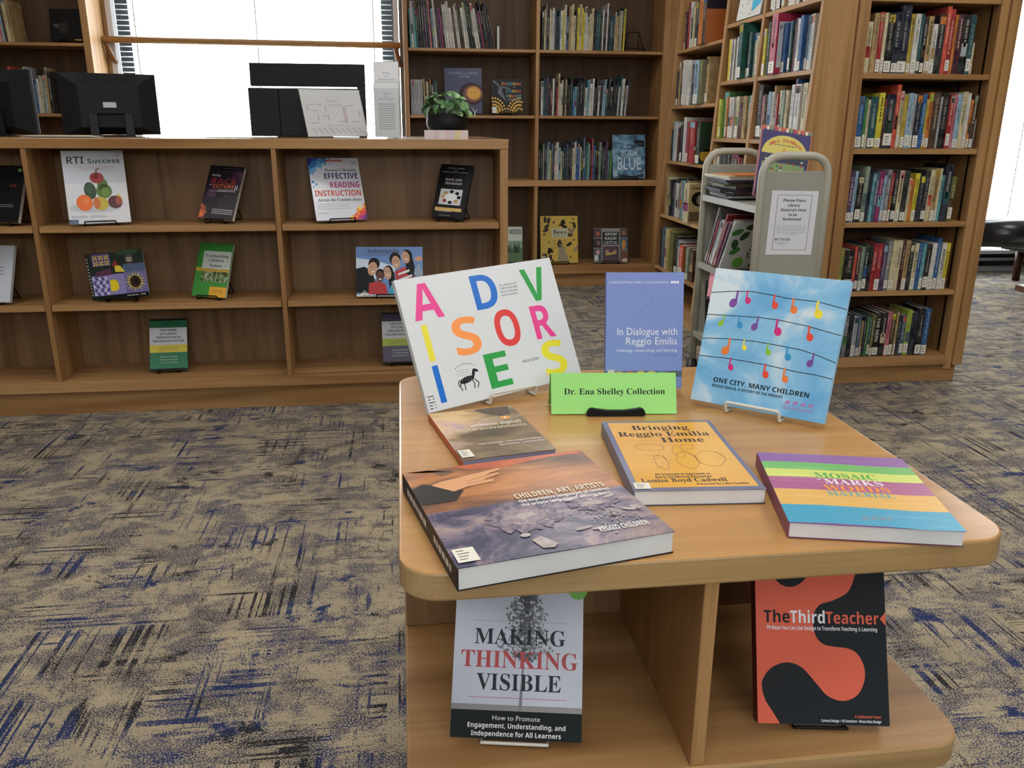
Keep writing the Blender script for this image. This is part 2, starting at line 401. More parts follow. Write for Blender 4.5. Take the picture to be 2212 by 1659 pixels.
# ------------------------------------------------------------------ low display counter
ct = thing('display_counter', 'long low oak display counter with open shelves and a glossy top', 'counter', Matrix.Translation((-1, 3.46, 0)))
def part(t, name, a, b, m, bev=.0015):
    o = t.matrix_world.translation
    return MB().box(tuple(p-q for p, q in zip(a, o)), tuple(p-q for p, q in zip(b, o)), m).build(name, t, bevel=bev)
CY = 3.46; CT = 1.103
part(ct, 'countertop', (-2.95, CY, CT-.038), (.433, CY+1.12, CT), COUNTER_X, .002)
part(ct, 'end_panel', (.398, CY+.001, .03), (.432, CY+1.115, CT-.039), OAK_Z, .002)
divs = (-2.32, -1.419, -.502)
for x in divs: part(ct, 'divider', (x, CY+.002, .146), (x+.019, CY+.262, CT-.039), OAK_Z)
ends = [(-2.301, -1.419), (-1.40, -.502), (-.483, .398)]
for a, b in ends:
    for z in (.748, .438): part(ct, 'shelf', (a+.003, CY+.006, z), (b-.003, CY+.258, z+.025), OAK_X)
    part(ct, 'back_panel', (a-.01, CY+.262, .14), (b+.01, CY+.274, CT-.04), BACK_Z, 0)
part(ct, 'bottom_board', (-2.95, CY-.004, .101), (.433, CY+.262, .146), OAK_X, .002)
part(ct, 'plinth', (-2.95, CY+.03, 0), (.42, CY+1.05, .101), OAK_X)

# ------------------------------------------------------------------ tall bookcases on the back wall
FY = 6.14
def wall_case(label, x0, x1, divs, top=2.2, upper=(1.6475, 1.2105), only_back=False):
    t = thing('wall_bookcase', label, 'bookcase', Matrix.Translation(((x0+x1)/2, FY, 0)))
    part(t, 'side_panel', (x0, FY, 0), (x0+.03, FY+.34, top), OAK_Z); part(t, 'side_panel', (x1-.045, FY, 0), (x1, FY+.34, top), OAK_Z)
    for d in divs: part(t, 'divider', (d, FY+.001, .158), (d+.026, FY+.32, top-.03), OAK_Z)
    xs = [x0+.03]+[q for d in divs for q in (d, d+.026)]+[x1-.045]
    for a, b in zip(xs[::2], xs[1::2]):
        for z in upper: part(t, 'shelf', (a+.002, FY+.012, z), (b-.002, FY+.3, z+.02), OAK_X)
        part(t, 'back_panel', (a-.01, FY+.322, .1), (b+.01, FY+.336, top-.02), SHADED_Z, 0)
    part(t, 'middle_shelf', (x0+.03, FY-.004, .740), (x1-.045, FY+.32, .782), OAK_X)
    part(t, 'bottom_shelf', (x0+.03, FY-.012, .098), (x1-.045, FY+.32, .16), OAK_X)
    part(t, 'plinth', (x0+.03, FY+.012, 0), (x1-.045, FY+.3, .098), OAK_X)
    part(t, 'top', (x0, FY, top), (x1, FY+.34, top+.03), OAK_X)
    return t
wc = wall_case('tall oak bookcase between the bright window and the corner', .045, 1.915, (.9585,))
part(wc, 'corner_filler', (1.916, FY+.002, 0), (2.3, FY+.03, 2.2), OAK_Z)
wall_case('tall oak bookcase left of the bright window, behind the computers', -3.7, -1.976, (-2.9,), upper=(1.641, 1.2025))

# ------------------------------------------------------------------ side bookcase facing left, its front leaning back a little
SX = lambda z: 1.655+.05*z
SB = 1.912
sc_ = thing('side_bookcase', 'oak bookcase along the side, seen at a slant behind the book cart', 'bookcase', Matrix.Translation((1.8, 4.5, 0)))
def sidepart(name, y0, y1, z0, z1, m, inset=0.0, back=SB, bev=.0015):
    o = Vector((1.8, 4.5, 0)); b = MB()
    v = [(SX(z0)+inset, y0, z0), (back, y0, z0), (back, y1, z0), (SX(z0)+inset, y1, z0), (SX(z1)+inset, y0, z1), (back, y0, z1), (back, y1, z1), (SX(z1)+inset, y1, z1)]
    b.add([tuple(Vector(p)-o) for p in v], [(0, 3, 2, 1), (4, 5, 6, 7), (0, 1, 5, 4), (1, 2, 6, 5), (2, 3, 7, 6), (3, 0, 4, 7)], m)
    return b.build(name, sc_, bevel=bev)
TOPZ = 2.2
sidepart('end_panel', 3.52, 3.545, 0, TOPZ, OAK_Z, 0.0, 1.889)
sidepart('divider', 4.11, 4.14, .1, TOPZ, OAK_Z, .001, 2.03)
sidepart('divider', 4.60, 4.635, .1, TOPZ, OAK_Z, .001, 2.03)
sidepart('end_panel', 5.42, 5.45, 0, TOPZ, OAK_Z, 0, 2.03)
BCZ = (1.655, 1.371, 1.080, .7985, .5146, .2); AZ = (1.592, 1.265, .932, .592, .254)
for z in BCZ:
    sidepart('shelf', 3.545, 4.11, z, z+.020, OAK_Y, .004); sidepart('shelf', 4.14, 4.60, z, z+.020, OAK_Y, .004, 2.015)
for z in AZ: sidepart('shelf', 4.635, 5.42, z, z+.018, OAK_Y, .004, 2.015)
for y0, y1 in ((3.545, 4.11), (4.14, 4.60), (4.635, 5.42)):
    bx = SB if y0 < 4 else 2.03
    part(sc_, 'back_panel', (bx-.012, y0-.002, .08), (bx-.002, y1+.002, TOPZ-.02), SHADED_Z, 0)
sidepart('plinth', 3.545, 5.42, 0, .1, OAK_Y, .015)
sidepart('top', 3.55, 5.45, TOPZ+.001, TOPZ+.03, OAK_Y)

# ------------------------------------------------------------------ right bookcase facing the reader
RY = 3.52
rc = thing('tall_bookcase', 'tall oak bookcase of labelled library books, right of the book cart', 'bookcase', Matrix.Translation((2.27, RY, 0)))
part(rc, 'side_panel', (1.917, RY, .0), (1.945, RY+.30, TOPZ), OAK_Z)
part(rc, 'end_trim', (1.8905, RY-.012, .0), (1.9165, RY+.02, TOPZ-.001), OAK_Z)
part(rc, 'side_panel', (2.528, RY, .06), (2.566, RY+.30, TOPZ), OAK_Z)
part(rc, 'end_trim', (2.567, RY-.014, .084), (2.61, RY+.31, TOPZ), OAK_Z)
for z0, z1 in ((1.655, 1.672), (1.355, 1.377), (1.046, 1.070), (.730, .753), (.4186, .4403)): part(rc, 'shelf', (1.947, RY+.004, z0), (2.526, RY+.285, z1), OAK_X)
part(rc, 'bottom_shelf', (1.947, RY-.006, .0839), (2.535, RY+.285, .1296), OAK_X)
part(rc, 'plinth', (1.93, RY+.014, 0), (2.6, RY+.29, .083), OAK_X)
part(rc, 'back_panel', (1.94, RY+.287, .08), (2.53, RY+.299, TOPZ-.02), SHADED_Z, 0)
part(rc, 'top', (1.9175, RY, TOPZ), (2.61, RY+.3, TOPZ+.03), OAK_X)
for x in (2.5265,):
    for y in (RY+.05, RY+.2): part(rc, 'shelf_rail', (x, y, .14), (x+.0012, y+.014, TOPZ-.1), mat('#3b3026', .4, .6), 0)

# ------------------------------------------------------------------ book cart
CX0, CX1, CYN, CYF = 1.356, 1.620, 3.10, 3.71
BEI = mat('#b1ae9e', .38); BEI2 = mat('#9f9e92', .45)
bc = thing('book_cart', 'beige steel book cart with round tube handles and a reshelving notice', 'cart', Matrix.Translation((1.488, 3.4, 0)))
oc = Vector((1.488, 3.4, 0))
for y in (CYN, CYF):
    MB().tube([tuple(Vector(p)-oc) for p in rounded([(CX0, y, .09), (CX0, y, 1.053), (CX1, y, 1.053), (CX1, y, .09)], None, .085)], .0155, BEI, 12).build('tube_frame', bc, True)
for i, y in enumerate((CYN, CYF)):
    z1 = .996
    part(bc, 'end_panel', (CX0+.012, y-.006, .16), (CX1-.012, y+.006, z1), BEI2, .002)
for z in (.857, .556, .23):
    b = MB(); x0, x1 = CX0-.008-1.488, CX1-1.488; y0, y1 = CYN+.012-3.4, CYF-.012-3.4
    b.box((x0, y0, z), (x1, y1, z+.006), BEI2).box((x0-.003, y0, z-.018), (x0, y1, z+.009), mat('#8d8a7c', .35)).box((x1, y0, z-.018), (x1+.003, y1, z+.05), BEI2)
    b.build('shelf', bc)
for x in (CX0, CX1):
    for y in (CYN, CYF):
        w_ = MB().tube([(x-1.500, y-3.4, .05), (x-1.476, y-3.4, .05)], .05, mat('#161617', .5), 16); w_.build('caster_wheel', bc, True)
bn = thing('paper_notice', 'white paper notice asking to place library materials, on the cart end', 'notice', frame(1.4885, CYN-.0068, .680, 0, 0, -1))
nb = MB().box((-.094, -.0006, 0), (.094, 0, .244), mat('#e3e4ea', .5)); p = Print(nb, .188, .244, -.094, -.0006)
K = mat('#1a1a1c', .5)
for a in ((.13, .075, .87, .08), (.13, .93, .87, .935), (.13, .075, .138, .935), (.862, .075, .87, .935)): p.rect(*a, K)
p.up()
for s, a, b, v in (('Please Place', .26, .74, .83), ('Library', .37, .63, .755), ('Materials Here', .23, .77, .683), ('to be', .405, .59, .61), ('Reshelved', .295, .685, .54)): p.text(s, a, b, v, .043, K, 'bold', 0)
for i, (s, a, b) in enumerate((('if you are returning a checked out', .2, .8), ('item, please place in blue book return', .17, .83), ('bin to avoid potential fines. Items', .2, .8), ('may also be returned at the Irwin or', .18, .82), ('Science Libraries.', .34, .66))): p.text(s, a, b, .455-.034*i, .017, mat('#47474c'), 'sans', .0, 1)
p.text('BUTLER', .165, .50, .225, .038, K, 'serifbold', .0); p.rect(.165, .195, .49, .198, K); p.text('LIBRARIES', .24, .4, .165, .012, K, 'sans', 0, 1)
nb.build('sheet', bn)

# ------------------------------------------------------------------ display table in front
T0, T1, TY0, TY1 = -.015, .633, .714, 1.39
def rrect(x0, y0, x1, y1, r, n=8):
    o = []
    for cx, cy, a in ((x1-r, y1-r, 0), (x0+r, y1-r, 90), (x0+r, y0+r, 180), (x1-r, y0+r, 270)):
        o += [(cx+r*math.cos(math.radians(a+90*i/n)), cy+r*math.sin(math.radians(a+90*i/n))) for i in range(n+1)]
    return o
tb = thing('display_table', 'oak display table with rounded top carrying the featured books', 'table', Matrix.Translation((.309, 1.05, 0)))
def slab(name, z0, z1, x0, x1, y0, y1, top, side):
    return MB().prism([(x-.309, y-1.05) for x, y in rrect(x0, y0, x1, y1, .042)], z0, z1, top, None, side).build(name, tb, bevel=.003)
slab('tabletop', .7085, .74, T0, T1, TY0, TY1, TOP_X, EDGE_X)
slab('lower_shelf', .446, .478, T0, T1-.005, TY0+.004, TY1, OAK_X, EDGE_X)
slab('base_board', .10, .13, T0, T1-.005, TY0+.004, TY1, OAK_X, EDGE_X)
for z0, z1 in ((.478, .7085), (.13, .446)):
    part(tb, 'back_panel', (T0+.002, 1.03, z0), (.60, 1.05, z1), BACK_Z)
    part(tb, 'divider', (.2945, TY0+.008, z0), (.3105, 1.03, z1), EDGE_X if False else OAK_Z); part(tb, 'divider', (.2945, 1.05, z0), (.3105, TY1-.02, z1), OAK_Z)
part(tb, 'plinth', (T0+.05, TY0+.06, 0), (T1-.05, TY1-.06, .10), OAK_X)

# ------------------------------------------------------------------ chair and low table by the far window
LE = mat('#1e2024', .25)
ch = thing('leather_armchair', 'black leather armchair with dark wooden legs by the bright window', 'chair', Matrix.Translation((5.0, 5.75, 0)))
for y, dz in ((-.28, 0), (.30, -.06)):
    MB().tube([(-.95, y, .445+dz), (-.6, y, .445+dz), (-.3, y, .44+dz), (.1, y, .43+dz), (.5, y, .43+dz)], [.085, .105, .115, .115, .11], LE, 18).build('armrest', ch, True)
MB().box((-.42, -.2, .27), (.40, .22, .41), LE).build('seat', ch, bevel=.03)
MB().box((.40, -.3, .26), (.56, .32, .85), LE).build('backrest', ch, bevel=.04)
for x in (-.150, .47):
    for y in (-.28, .30): MB().tube([(x, y, .32), (x, y, 0)], [.036, .028], mat('#3a2216', .4), 10).build('leg', ch, True)
lt = thing('low_table', 'low wooden table with a pale glossy top, beyond the tall bookcase', 'table', Matrix.Translation((5.13, 4.93, 0)))
MB().box((-.93, -.3, .085), (.5, .3, .125), mat('#6b4529', .3)).box((-.932, -.302, .125), (.502, .302, .128), mat('#e9e6e2', .12)).build('top', lt)
for x in (-.83, .42):
    for y in (-.22, .22): MB().box((x-.03, y-.03, 0), (x+.03, y+.03, .085), mat('#3a2415', .5)).build('leg', lt)

# ------------------------------------------------------------------ books on the display table
TZ = .74
M_ = mat
def art_advisories(p):
    pk, bl, gr, ye, orr, rd = (M_(c, .35) for c in ('#ee4596', '#0c6fd0', '#2aa048', '#f0e53a', '#ff9d50', '#e23e3c'))
    for s, a, b, v, c, m in (('A', .059, .236, .675, .272, pk), ('D', .438, .592, .675, .272, bl), ('V', .768, .927, .667, .27, gr),
        ('S', .251, .41, .358, .285, orr), ('O', .516, .674, .358, .285, rd), ('R', .767, .902, .36, .272, pk), ('E', .396, .538, .062, .27, gr), ('S', .769, .922, .055, .275, ye)):
        p.text(s, a, b, v, c, m, 'bold', 0, 4)
    p.rect(.081, .363, .116, .638, ye); p.rect(.082, .049, .117, .329, bl)
    g = M_('#5a5a5e')
    for i, (s, a, b) in enumerate((('five- and six-year-old', .613, .729), ('children tell incoming', .613, .731), ('three-year-olds about', .613, .725), ('their new preschool', .613, .72))): p.text(s, a, b, .832-.027*i, .017, g, 'italic', 0, 1)
    p.text('REGGIO CHILDREN', .632, .745, .205, .02, g, 'serif', 0, 1)
    k = M_('#26262a')
    dx = -.022
    p.ell(.285+dx, .175, .045, .024, k, 10); p.poly([(.315+dx, .18), (.330+dx, .235), (.345+dx, .24), (.343+dx, .21), (.325+dx, .165)], k); p.ell(.350+dx, .232, .018, .011, k, -25)
    for u, d in ((.25, -.012), (.262, .004), (.315, .01), (.33, .022)): p.line([(u+dx, .17), (u+dx+d, .135), (u+dx+d*.4, .10)], .0016, k)
    p.line([(.243+dx, .185), (.230+dx, .16), (.234+dx, .13)], .0016, k); w = M_('#c9cbce')
    for i in range(12): p.poly([(.255+dx+.006*i, .172+.012*(i % 3)), (.259+dx+.006*i, .176+.012*(i % 3)), (.258+dx+.006*i, .166+.012*(i % 3))], w)
    for i in range(9): p.ell(.215+.014*i, .275+.022*math.sin(i*.39), .0025, .006, k, 0, 6)
    for i in range(26): p.ell(.215+.0095*(i % 9), .215+.018*(i//9), .0020, .003, g, 0, 6)
    for i in range(5): p.dashes(.012, .05, .11-.022*i, .008, g, 1, .02, i)
faced_book('picture_book', 'large white landscape book with scattered bright coloured capital letters', frame(.1588, 1.2382, .7505, 26.7, 24.9, 2.2), .2918, .2048, .009, M_('#dfe3e6', .32), art_advisories, M_('#d3d6d8'))
easel(.160, 1.236, TZ, 26.7, 24.9, .085, .11, WHT, 'white wire easel holding the white book of coloured capital letters', .014, None, .0026, .017)

def art_dialogue(p):
    w = M_('#eef0f6'); lb = M_('#a9b7e6'); dk = M_('#5d6fae')
    for cx, cy, r, a0, a1 in ((.05, .55, .62, 20, 80), (.85, .42, .55, 95, 185), (.3, .9, .35, 280, 350), (.7, .3, .5, 60, 130), (.4, .2, .4, 190, 290)):
        pts = [(cx+r*math.cos(math.radians(a0+(a1-a0)*i/14)), cy+r*.66*math.sin(math.radians(a0+(a1-a0)*i/14))) for i in range(15)]
        p.line([(max(.01, min(.99, a)), max(.01, min(.99, b))) for a, b in pts], .0006, M_('#6c80c4'))
    p.up(); p.text('CONTESTING EARLY CHILDHOOD', .03, .80, .906, .018, w, 'sans', 0)
    for i in range(3): p.ell(.845+.037*i, .916, .0175, .0118, w)
    p.text('In Dialogue with', .149, .929, .466, .062, w, 'sans', 0); p.text('Reggio Emilia', .265, .929, .383, .062, w, 'sans', 0)
    p.text('Listening, researching and learning', .145, .93, .322, .024, w, 'sans', 0); p.text('Carlina Rinaldi', .64, .93, .281, .022, dk, 'sans', 0)
    p.rect(.0, .10, 1, .155, M_('#54607c')); p.up()
    for i, c in enumerate(('#c9a56c', '#b7784f', '#d9c64c', '#d4c85e', '#5f8f86', '#44553f')): p.ell(.18+.14*i, .125, .07, .03, M_(c))
    p.up(); p.rect(.03, .13, .12, .165, M_('#d8d6c8'))
faced_book('paperback_book', 'periwinkle blue paperback standing behind the green name card', frame(.3751, 1.2406, .7495, -5, 10, 0), .1236, .1854, .013, M_('#8296d4', .55, 0, .25), art_dialogue, M_('#5d6fae'))
easel(.3751, 1.2406, TZ, -5, 10, .07, .10, WHT, 'white wire easel holding the periwinkle blue paperback', .017, None, .0022, .034)

SKY = mottled('printed_sky', [(.38, '#6aafe0'), (.50, '#8cc5ea'), (.61, '#d9eaf3')], (7, 7, 9), 4, .3, .6)
def art_city(p):
    k = M_('#1b1c22'); cols = dict(p='#7a4aa0', m='#d6267f', r='#e8472f', o='#ee7f3a', y='#f4e23a', g='#8fc63f', b='#3296cf')
    rows = [[(0, .812), (.15, .838), (.31, .853), (.45, .845), (.58, .832), (.8, .833), (1, .802)], [(0, .647), (.2, .66), (.4, .672), (.55, .671), (.75, .655), (1, .618)],
            [(0, .466), (.2, .487), (.4, .496), (.58, .491), (.75, .482), (.87, .46), (1, .427)], [(0, .334), (.25, .345), (.51, .340), (.75, .325), (.87, .325), (1, .313)]]
    for r in rows: p.line(r, .0011, k)
    p.up()
    def y(r, u):
        for (a, b), (c, d) in zip(r, r[1:]):
            if a <= u <= c: return b+(d-b)*(u-a)/(c-a)
    its = [(0, .205, 'p', 1.35, -1), (0, .28, 'm', 1, 1), (0, .485, 'r', 1.05, 1), (0, .625, 'o', 1.15, 1), (0, .80, 'y', 1.3, 1), (1, .135, 'g', .95, -1), (1, .255, 'b', 1, 1), (1, .395, 'p', 1.1, -1), (1, .54, 'm', 1.25, 1), (1, .775, 'r', 1.1, 1),
           (2, .215, 'o', 1.35, -1), (2, .325, 'y', .8, 1), (2, .505, 'g', .95, 1), (2, .65, 'b', 1.05, 1), (2, .84, 'p', 1.05, -1), (3, .25, 'm', .95, 1), (3, .515, 'r', 1.05, 1), (3, .66, 'o', 1.05, 1)]
    for r, u, c, s, d in its:
        v = y(rows[r], u); m = M_(cols[c], .35); p.rect(u-.006*s, v-.055*s, u+.006*s, v+.008, m)
        p.ell(u+d*.014*s, v-.066*s, .022*s, .026*s, m, 20*d, 12)
    p.text('ONE CITY, MANY CHILDREN', .149, .864, .158, .035, k, 'bold', 0, 2); p.text('REGGIO EMILIA, A HISTORY OF THE PRESENT', .149, .683, .122, .02, k, 'bold', 0, 1)
    m = M_('#b07ab4')
    for i in range(4): p.ell(.725+.055*i, .105+.004*(i % 2), .018, .011, m, 15, 8); p.line([(.715+.055*i, .10), (.705+.055*i, .082)], .001, m); p.line([(.735+.055*i, .10), (.74+.055*i, .082)], .001, m)
    p.text('REGGIO CHILDREN', .70, .91, .055, .018, m, 'serif', 0, 1)
faced_book('picture_book', 'square sky blue book with clouds and coloured notes on lines', frame(.5085, 1.1146, .7495, -41.2, 19.2, 0), .2004, .2062, .012, SKY, art_city, M_('#7cb6de'))
easel(.5065, 1.1126, TZ, -41.2, 19.2, .08, .12, WHT, 'white wire easel holding the square sky blue book', .016, None, .0024, .017)

# green tent card on a small black stand
gm = M_('#9be37c', .6)
gc = thing('name_card', 'bright green folded name card with bold black lettering', 'sign', frame(.304, 1.1475, .7415, -5.8, 22.4, 0))
g1 = MB().box((-.094, 0, 0), (.094, .0006, .0617), gm); p = Print(g1, .188, .0617, -.094, 0, .0003)
p.text('Dr. Ena Shelley Collection', .103, .91, .475, .145, M_('#16181a'), 'serifbold', .0, 3); g1.build('front_flap', gc)
MB().box((-.094, 0, -.0617), (.094, .0006, 0), gm, Matrix.Translation((-.0015, .0006, .0612)) @ Matrix.Rotation(math.radians(46), 4, 'X')).build('back_flap', gc)
hs = thing('card_stand', 'small black plastic stand in front of the green card', 'card stand', frame(.305, 1.1415, TZ, -5.8))
pr_ = [(-.043, .0006), (.043, .0006), (.044, .005), (.041, .0115), (.036, .0135), (.028, .0118), (.012, .0098), (-.012, .0098), (-.028, .0118), (-.036, .0135), (-.041, .0115), (-.044, .005)]
MB().prism(pr_, -.003, .003, BLK, Matrix.Rotation(PI/2, 4, 'X')).build('lip', hs, bevel=.0012)
MB().box((-.03, .003, .0005), (.03, .05, .002), BLK).build('foot', hs)

def cov_mat_caa():
    m, nt, b = nodes('cover_children_art'); tc = mapped(nt, (1, 1, 1)); sep = nd(nt, 'ShaderNodeSeparateXYZ'); nt.links.new(tc, sep.inputs[0])
    n1 = noise(nt, mapped(nt, (5, 5, 22)), 1, 5, .6, .6); n2 = noise(nt, mapped(nt, (16, 16, 22), (3, 0, 1)), 1, 7, .72, .9)
    warm = ramp(nt, n1, [(.3, '#40291a'), (.44, '#80502c'), (.57, '#b8763e'), (.7, '#d3955a')])
    cold = ramp(nt, n2, [(.34, '#23253f'), (.46, '#43405c'), (.54, '#76687a'), (.64, '#a08a86')])
    sp = math2(nt, 'GREATER_THAN', sep.outputs[2], .118)
    nt.links.new(mix(nt, sp, cold, warm), b.inputs['Base Color']); b.inputs['Roughness'].default_value = .3; return m
CHIP = mottled('plaster_chips', [(.3, '#8d8383'), (.7, '#c4b8b2')], (60, 60, 60), 3, .4)
SPECK = mottled('sand_splash', [(.42, '#6f6170'), (.55, '#9b8a90'), (.66, '#c9beb8')], (140, 140, 140), 4, .4)
def art_caa(p):
    red = mottled('red_clay_line', [(.3, '#a8471f'), (.7, '#c9622f')], (40, 40, 40), 3, .3)
    p.poly([(.27, .985), (.33, .94), (.45, .915), (.6, .925), (.8, .965), (.99, .955), (.995, .998), (.27, .998)], red)
    p.up(); sk = M_('#d59a68'); sk2 = M_('#b77c4e'); dk = M_('#1f1a14')
    p.poly([(.02, .99), (.12, .99), (.18, .9), (.26, .93), (.24, .985)], M_('#6b4a30'))
    p.up(); p.poly([(0, .78), (.0, .60), (.17, .60), (.24, .70), (.14, .79), (.06, .83)], dk)
    p.up(); p.poly([(.10, .80), (.19, .70), (.27, .735), (.41, .755), (.425, .78), (.37, .79), (.465, .83), (.472, .85), (.40, .845), (.495, .885), (.49, .905), (.40, .885), (.33, .87), (.25, .85), (.16, .83)], sk)
    p.up(); p.line([(.27, .76), (.40, .785)], .0016, sk2); p.line([(.28, .795), (.43, .84)], .0016, sk2)
    p.up(); r = random.Random(3)
    
    def ragged(u, v, ru, rv, m, k=40, j=.22):
        p.poly([(u+ru*math.cos(t*2*PI/k)*(1+r.uniform(-j, j)), v+rv*math.sin(t*2*PI/k)*(1+r.uniform(-j, j))) for t in range(k)], m)
    s1 = mottled('sand_outer', [(.40, '#4a4562'), (.55, '#7c6c7c'), (.68, '#9c8a8c')], (150, 150, 150), 5, .35); s2 = mottled('sand_inner', [(.38, '#7a6b78'), (.55, '#94828a'), (.68, '#b3a3a2')], (130, 130, 130), 5, .35)
    ragged(.42, .33, .17, .13, s1); ragged(.78, .38, .12, .085, s1); p.up(); ragged(.42, .34, .11, .08, s2); ragged(.78, .38, .075, .05, s2)
    for q_ in range(130):
        t_ = r.uniform(0, 2*PI); f_ = r.gauss(1, .16); cu, cv, cr, cs2 = ((.42, .33, .17, .13), (.78, .38, .12, .085))[q_ % 2]; p.ell(cu+cr*f_*math.cos(t_), cv+cs2*f_*math.sin(t_), .004, .003, s2, 0, 5)
    p.up(); ragged(.42, .35, .05, .03, CHIP, 24, .3); ragged(.78, .37, .05, .025, CHIP, 24, .3)
    for a, b, L, w_, t in ((.70, .44, .1, .014, 22), (.76, .455, .09, .014, 25), (.84, .44, .08, .013, 20), (.88, .415, .07, .013, 15), (.91, .26, .07, .012, -28), (.95, .27, .06, .02, -35), (.70, .13, .08, .013, 5), (.63, .15, .09, .012, 12), (.36, .17, .05, .018, 8)):
        p.ell(a, b, L/2, w_, CHIP, t, 8)
    p.poly([(.37, .12), (.42, .14), (.47, .06), (.44, .03), (.39, .04)], CHIP)
    for i in range(70):
        u, v = r.gauss(.80, .06), r.gauss(.20, .05)
        if .02 < u < .97 and .02 < v < .45: p.ell(u, v, r.uniform(.003, .011), r.uniform(.003, .007), CHIP, r.uniform(0, 90), 5)
    p.up(); w = M_('#ece8e4'); y = M_('#e9dcc4')
    p.text('CHILDREN, ART, ARTISTS', .446, .918, .522, .05, y, 'bold', 0); p.text('the expressive languages of children', .446, .922, .478, .03, w, 'bold', 0); p.text('the artistic language of Alberto Burri', .446, .908, .434, .03, w, 'bold', 0)
    p.text('REGGIO CHILDREN', .687, .927, .092, .042, w, 'bold', 0)
def spa_caa(mb, x, t, h):
    m = M_('#d8d4cc'); n = random.Random(2)
    for v0, v1 in ((.50, .88), (.08, .36)):
        v = v0
        while v < v1: L = n.uniform(.02, .06); mb.add([(x, t*.3, v*h), (x, t*.62, v*h), (x, t*.62, (v+L)*h), (x, t*.3, (v+L)*h)], [(0, 1, 2, 3)], m); v += L+.012
a_ = math.degrees(math.atan2(.749-.705, .226)); b0 = Vector((.040, .679)); b1 = Vector((.259, .726)); mid = (b0+b1)/2
faced_book('art_book', 'large square art book with a hand above grey-purple rubble, lying at the table edge', frame(mid.x, mid.y, TZ+.0245, 12.2, 90, 0), .226, .232, .024, cov_mat_caa(), art_caa, M_('#221d1b'), M_('#1e1c1e'), sticker=(.015, .03, .095, .115), spine_art=spa_caa)

def cov_mat_amb():
    m, nt, b = nodes('cover_digital'); n = noise(nt, mapped(nt, (9, 9, 13), (4, 0, 2)), 1, 6, .6, .7)
    sep = nd(nt, 'ShaderNodeSeparateXYZ'); nt.links.new(mapped(nt, (1, 1, 1)), sep.inputs[0])
    f = math2(nt, 'ADD', math2(nt, 'SUBTRACT', math2(nt, 'MULTIPLY', sep.outputs[2], 3.2), math2(nt, 'MULTIPLY', sep.outputs[0], 3.0)), math2(nt, 'MULTIPLY', math2(nt, 'SUBTRACT', n, .5), 1.1))
    lo = ramp(nt, n, [(.35, '#3b3024'), (.5, '#6b5a40'), (.65, '#8e7a56')]); hi = ramp(nt, n, [(.35, '#c19a62'), (.5, '#e3c08c'), (.65, '#b99aa6')])
    nt.links.new(mix(nt, ramp(nt, f, [(.35, 0.0), (.55, 1.0)]), lo, hi), b.inputs['Base Color']); b.inputs['Roughness'].default_value = .3; return m
def art_amb(p):
    w = M_('#ece6dc'); p.poly([(.52, .97), (.6, .985), (.95, .985), (.9, .80), (.75, .78), (.62, .86)], M_('#55463c')); p.up()
    p.ell(.80, .735, .06, .03, M_('#efa03e')); p.up(); p.text('1', .785, .81, .722, .028, w)
    p.text('ambienti digitali', .34, .93, .60, .055, w, 'bold', 0); p.text('digital environments', .15, .95, .52, .055, M_('#d8ccb4'), 'bold', 0)
    p.text('inviti tecnologici / technological invitations', .28, .98, .235, .026, w, 'bold', 0, 1); p.text('idee luminose / luminous ideas', .48, .98, .185, .026, w, 'bold', 0, 1)
faced_book('paperback_book', 'small brown and yellow paperback lying behind the large square art book', frame(.1265, .9825, TZ+.0105, 11.2, 90, 0), .127, .187, .010, cov_mat_amb(), art_amb, M_('#b5532e'), M_('#22202a'), page=M_('#8d93b8', .6), sticker=(.015, .03, .13, .14))

ORG = mottled('printed_orange', [(.3, '#e3aa4c'), (.7, '#efba5e')], (9, 9, 9), 2, .12)
def art_bring(p):
    p.rect(.046, .036, .96, .972, ORG); p.up(); k = M_('#3a2a2c'); g = M_('#8a6a3c')
    p.text('Bringing', .24, .75, .846, .072, k, 'serif', 0, 3); p.text('Reggio Emilia', .09, .894, .742, .072, k, 'serif', 0, 3); p.text('Home', .438, .808, .645, .072, k, 'serif', 0, 3)
    r = random.Random(5)
    for cx, cy, rx, ry, n in ((.30, .57, .12, .05, 14), (.52, .50, .05, .09, 12), (.62, .57, .06, .04, 12), (.55, .38, .09, .12, 16), (.33, .36, .05, .10, 14), (.75, .40, .12, .11, 14)):
        q = [(cx+rx*math.cos(i*.55+r.uniform(-.2, .2)), cy+ry*math.sin(i*.55+r.uniform(-.2, .2))) for i in range(n)]; p.line(q, .0006, g)
    for i in range(16): u, v = r.uniform(.22, .45), r.uniform(.25, .48); p.line([(u, v), (u+r.uniform(-.06, .06), v+r.uniform(-.02, .03))], .0006, g)
    p.up(); p.text('An Innovative Approach to', .22, .66, .185, .024, k, 'bold', 0, 1); p.text('Early Childhood Education', .215, .655, .15, .024, k, 'bold', 0, 1)
    p.text('Louise Boyd Cadwell', .09, .752, .098, .045, k, 'serif', 0); p.text('Foreword by Lella Gandini', .50, .90, .060, .022, k, 'serif', 0, 1)
faced_book('paperback_book', 'orange paperback with a slate border lying at the middle of the table', frame(.3245, .831, TZ+.0190, -4.2, 90, 0), .152, .232, .0185, M_('#77768c', .2), art_bring, M_('#74738a'), M_('#4a4a58'), sticker=(.015, .015, .12, .075))

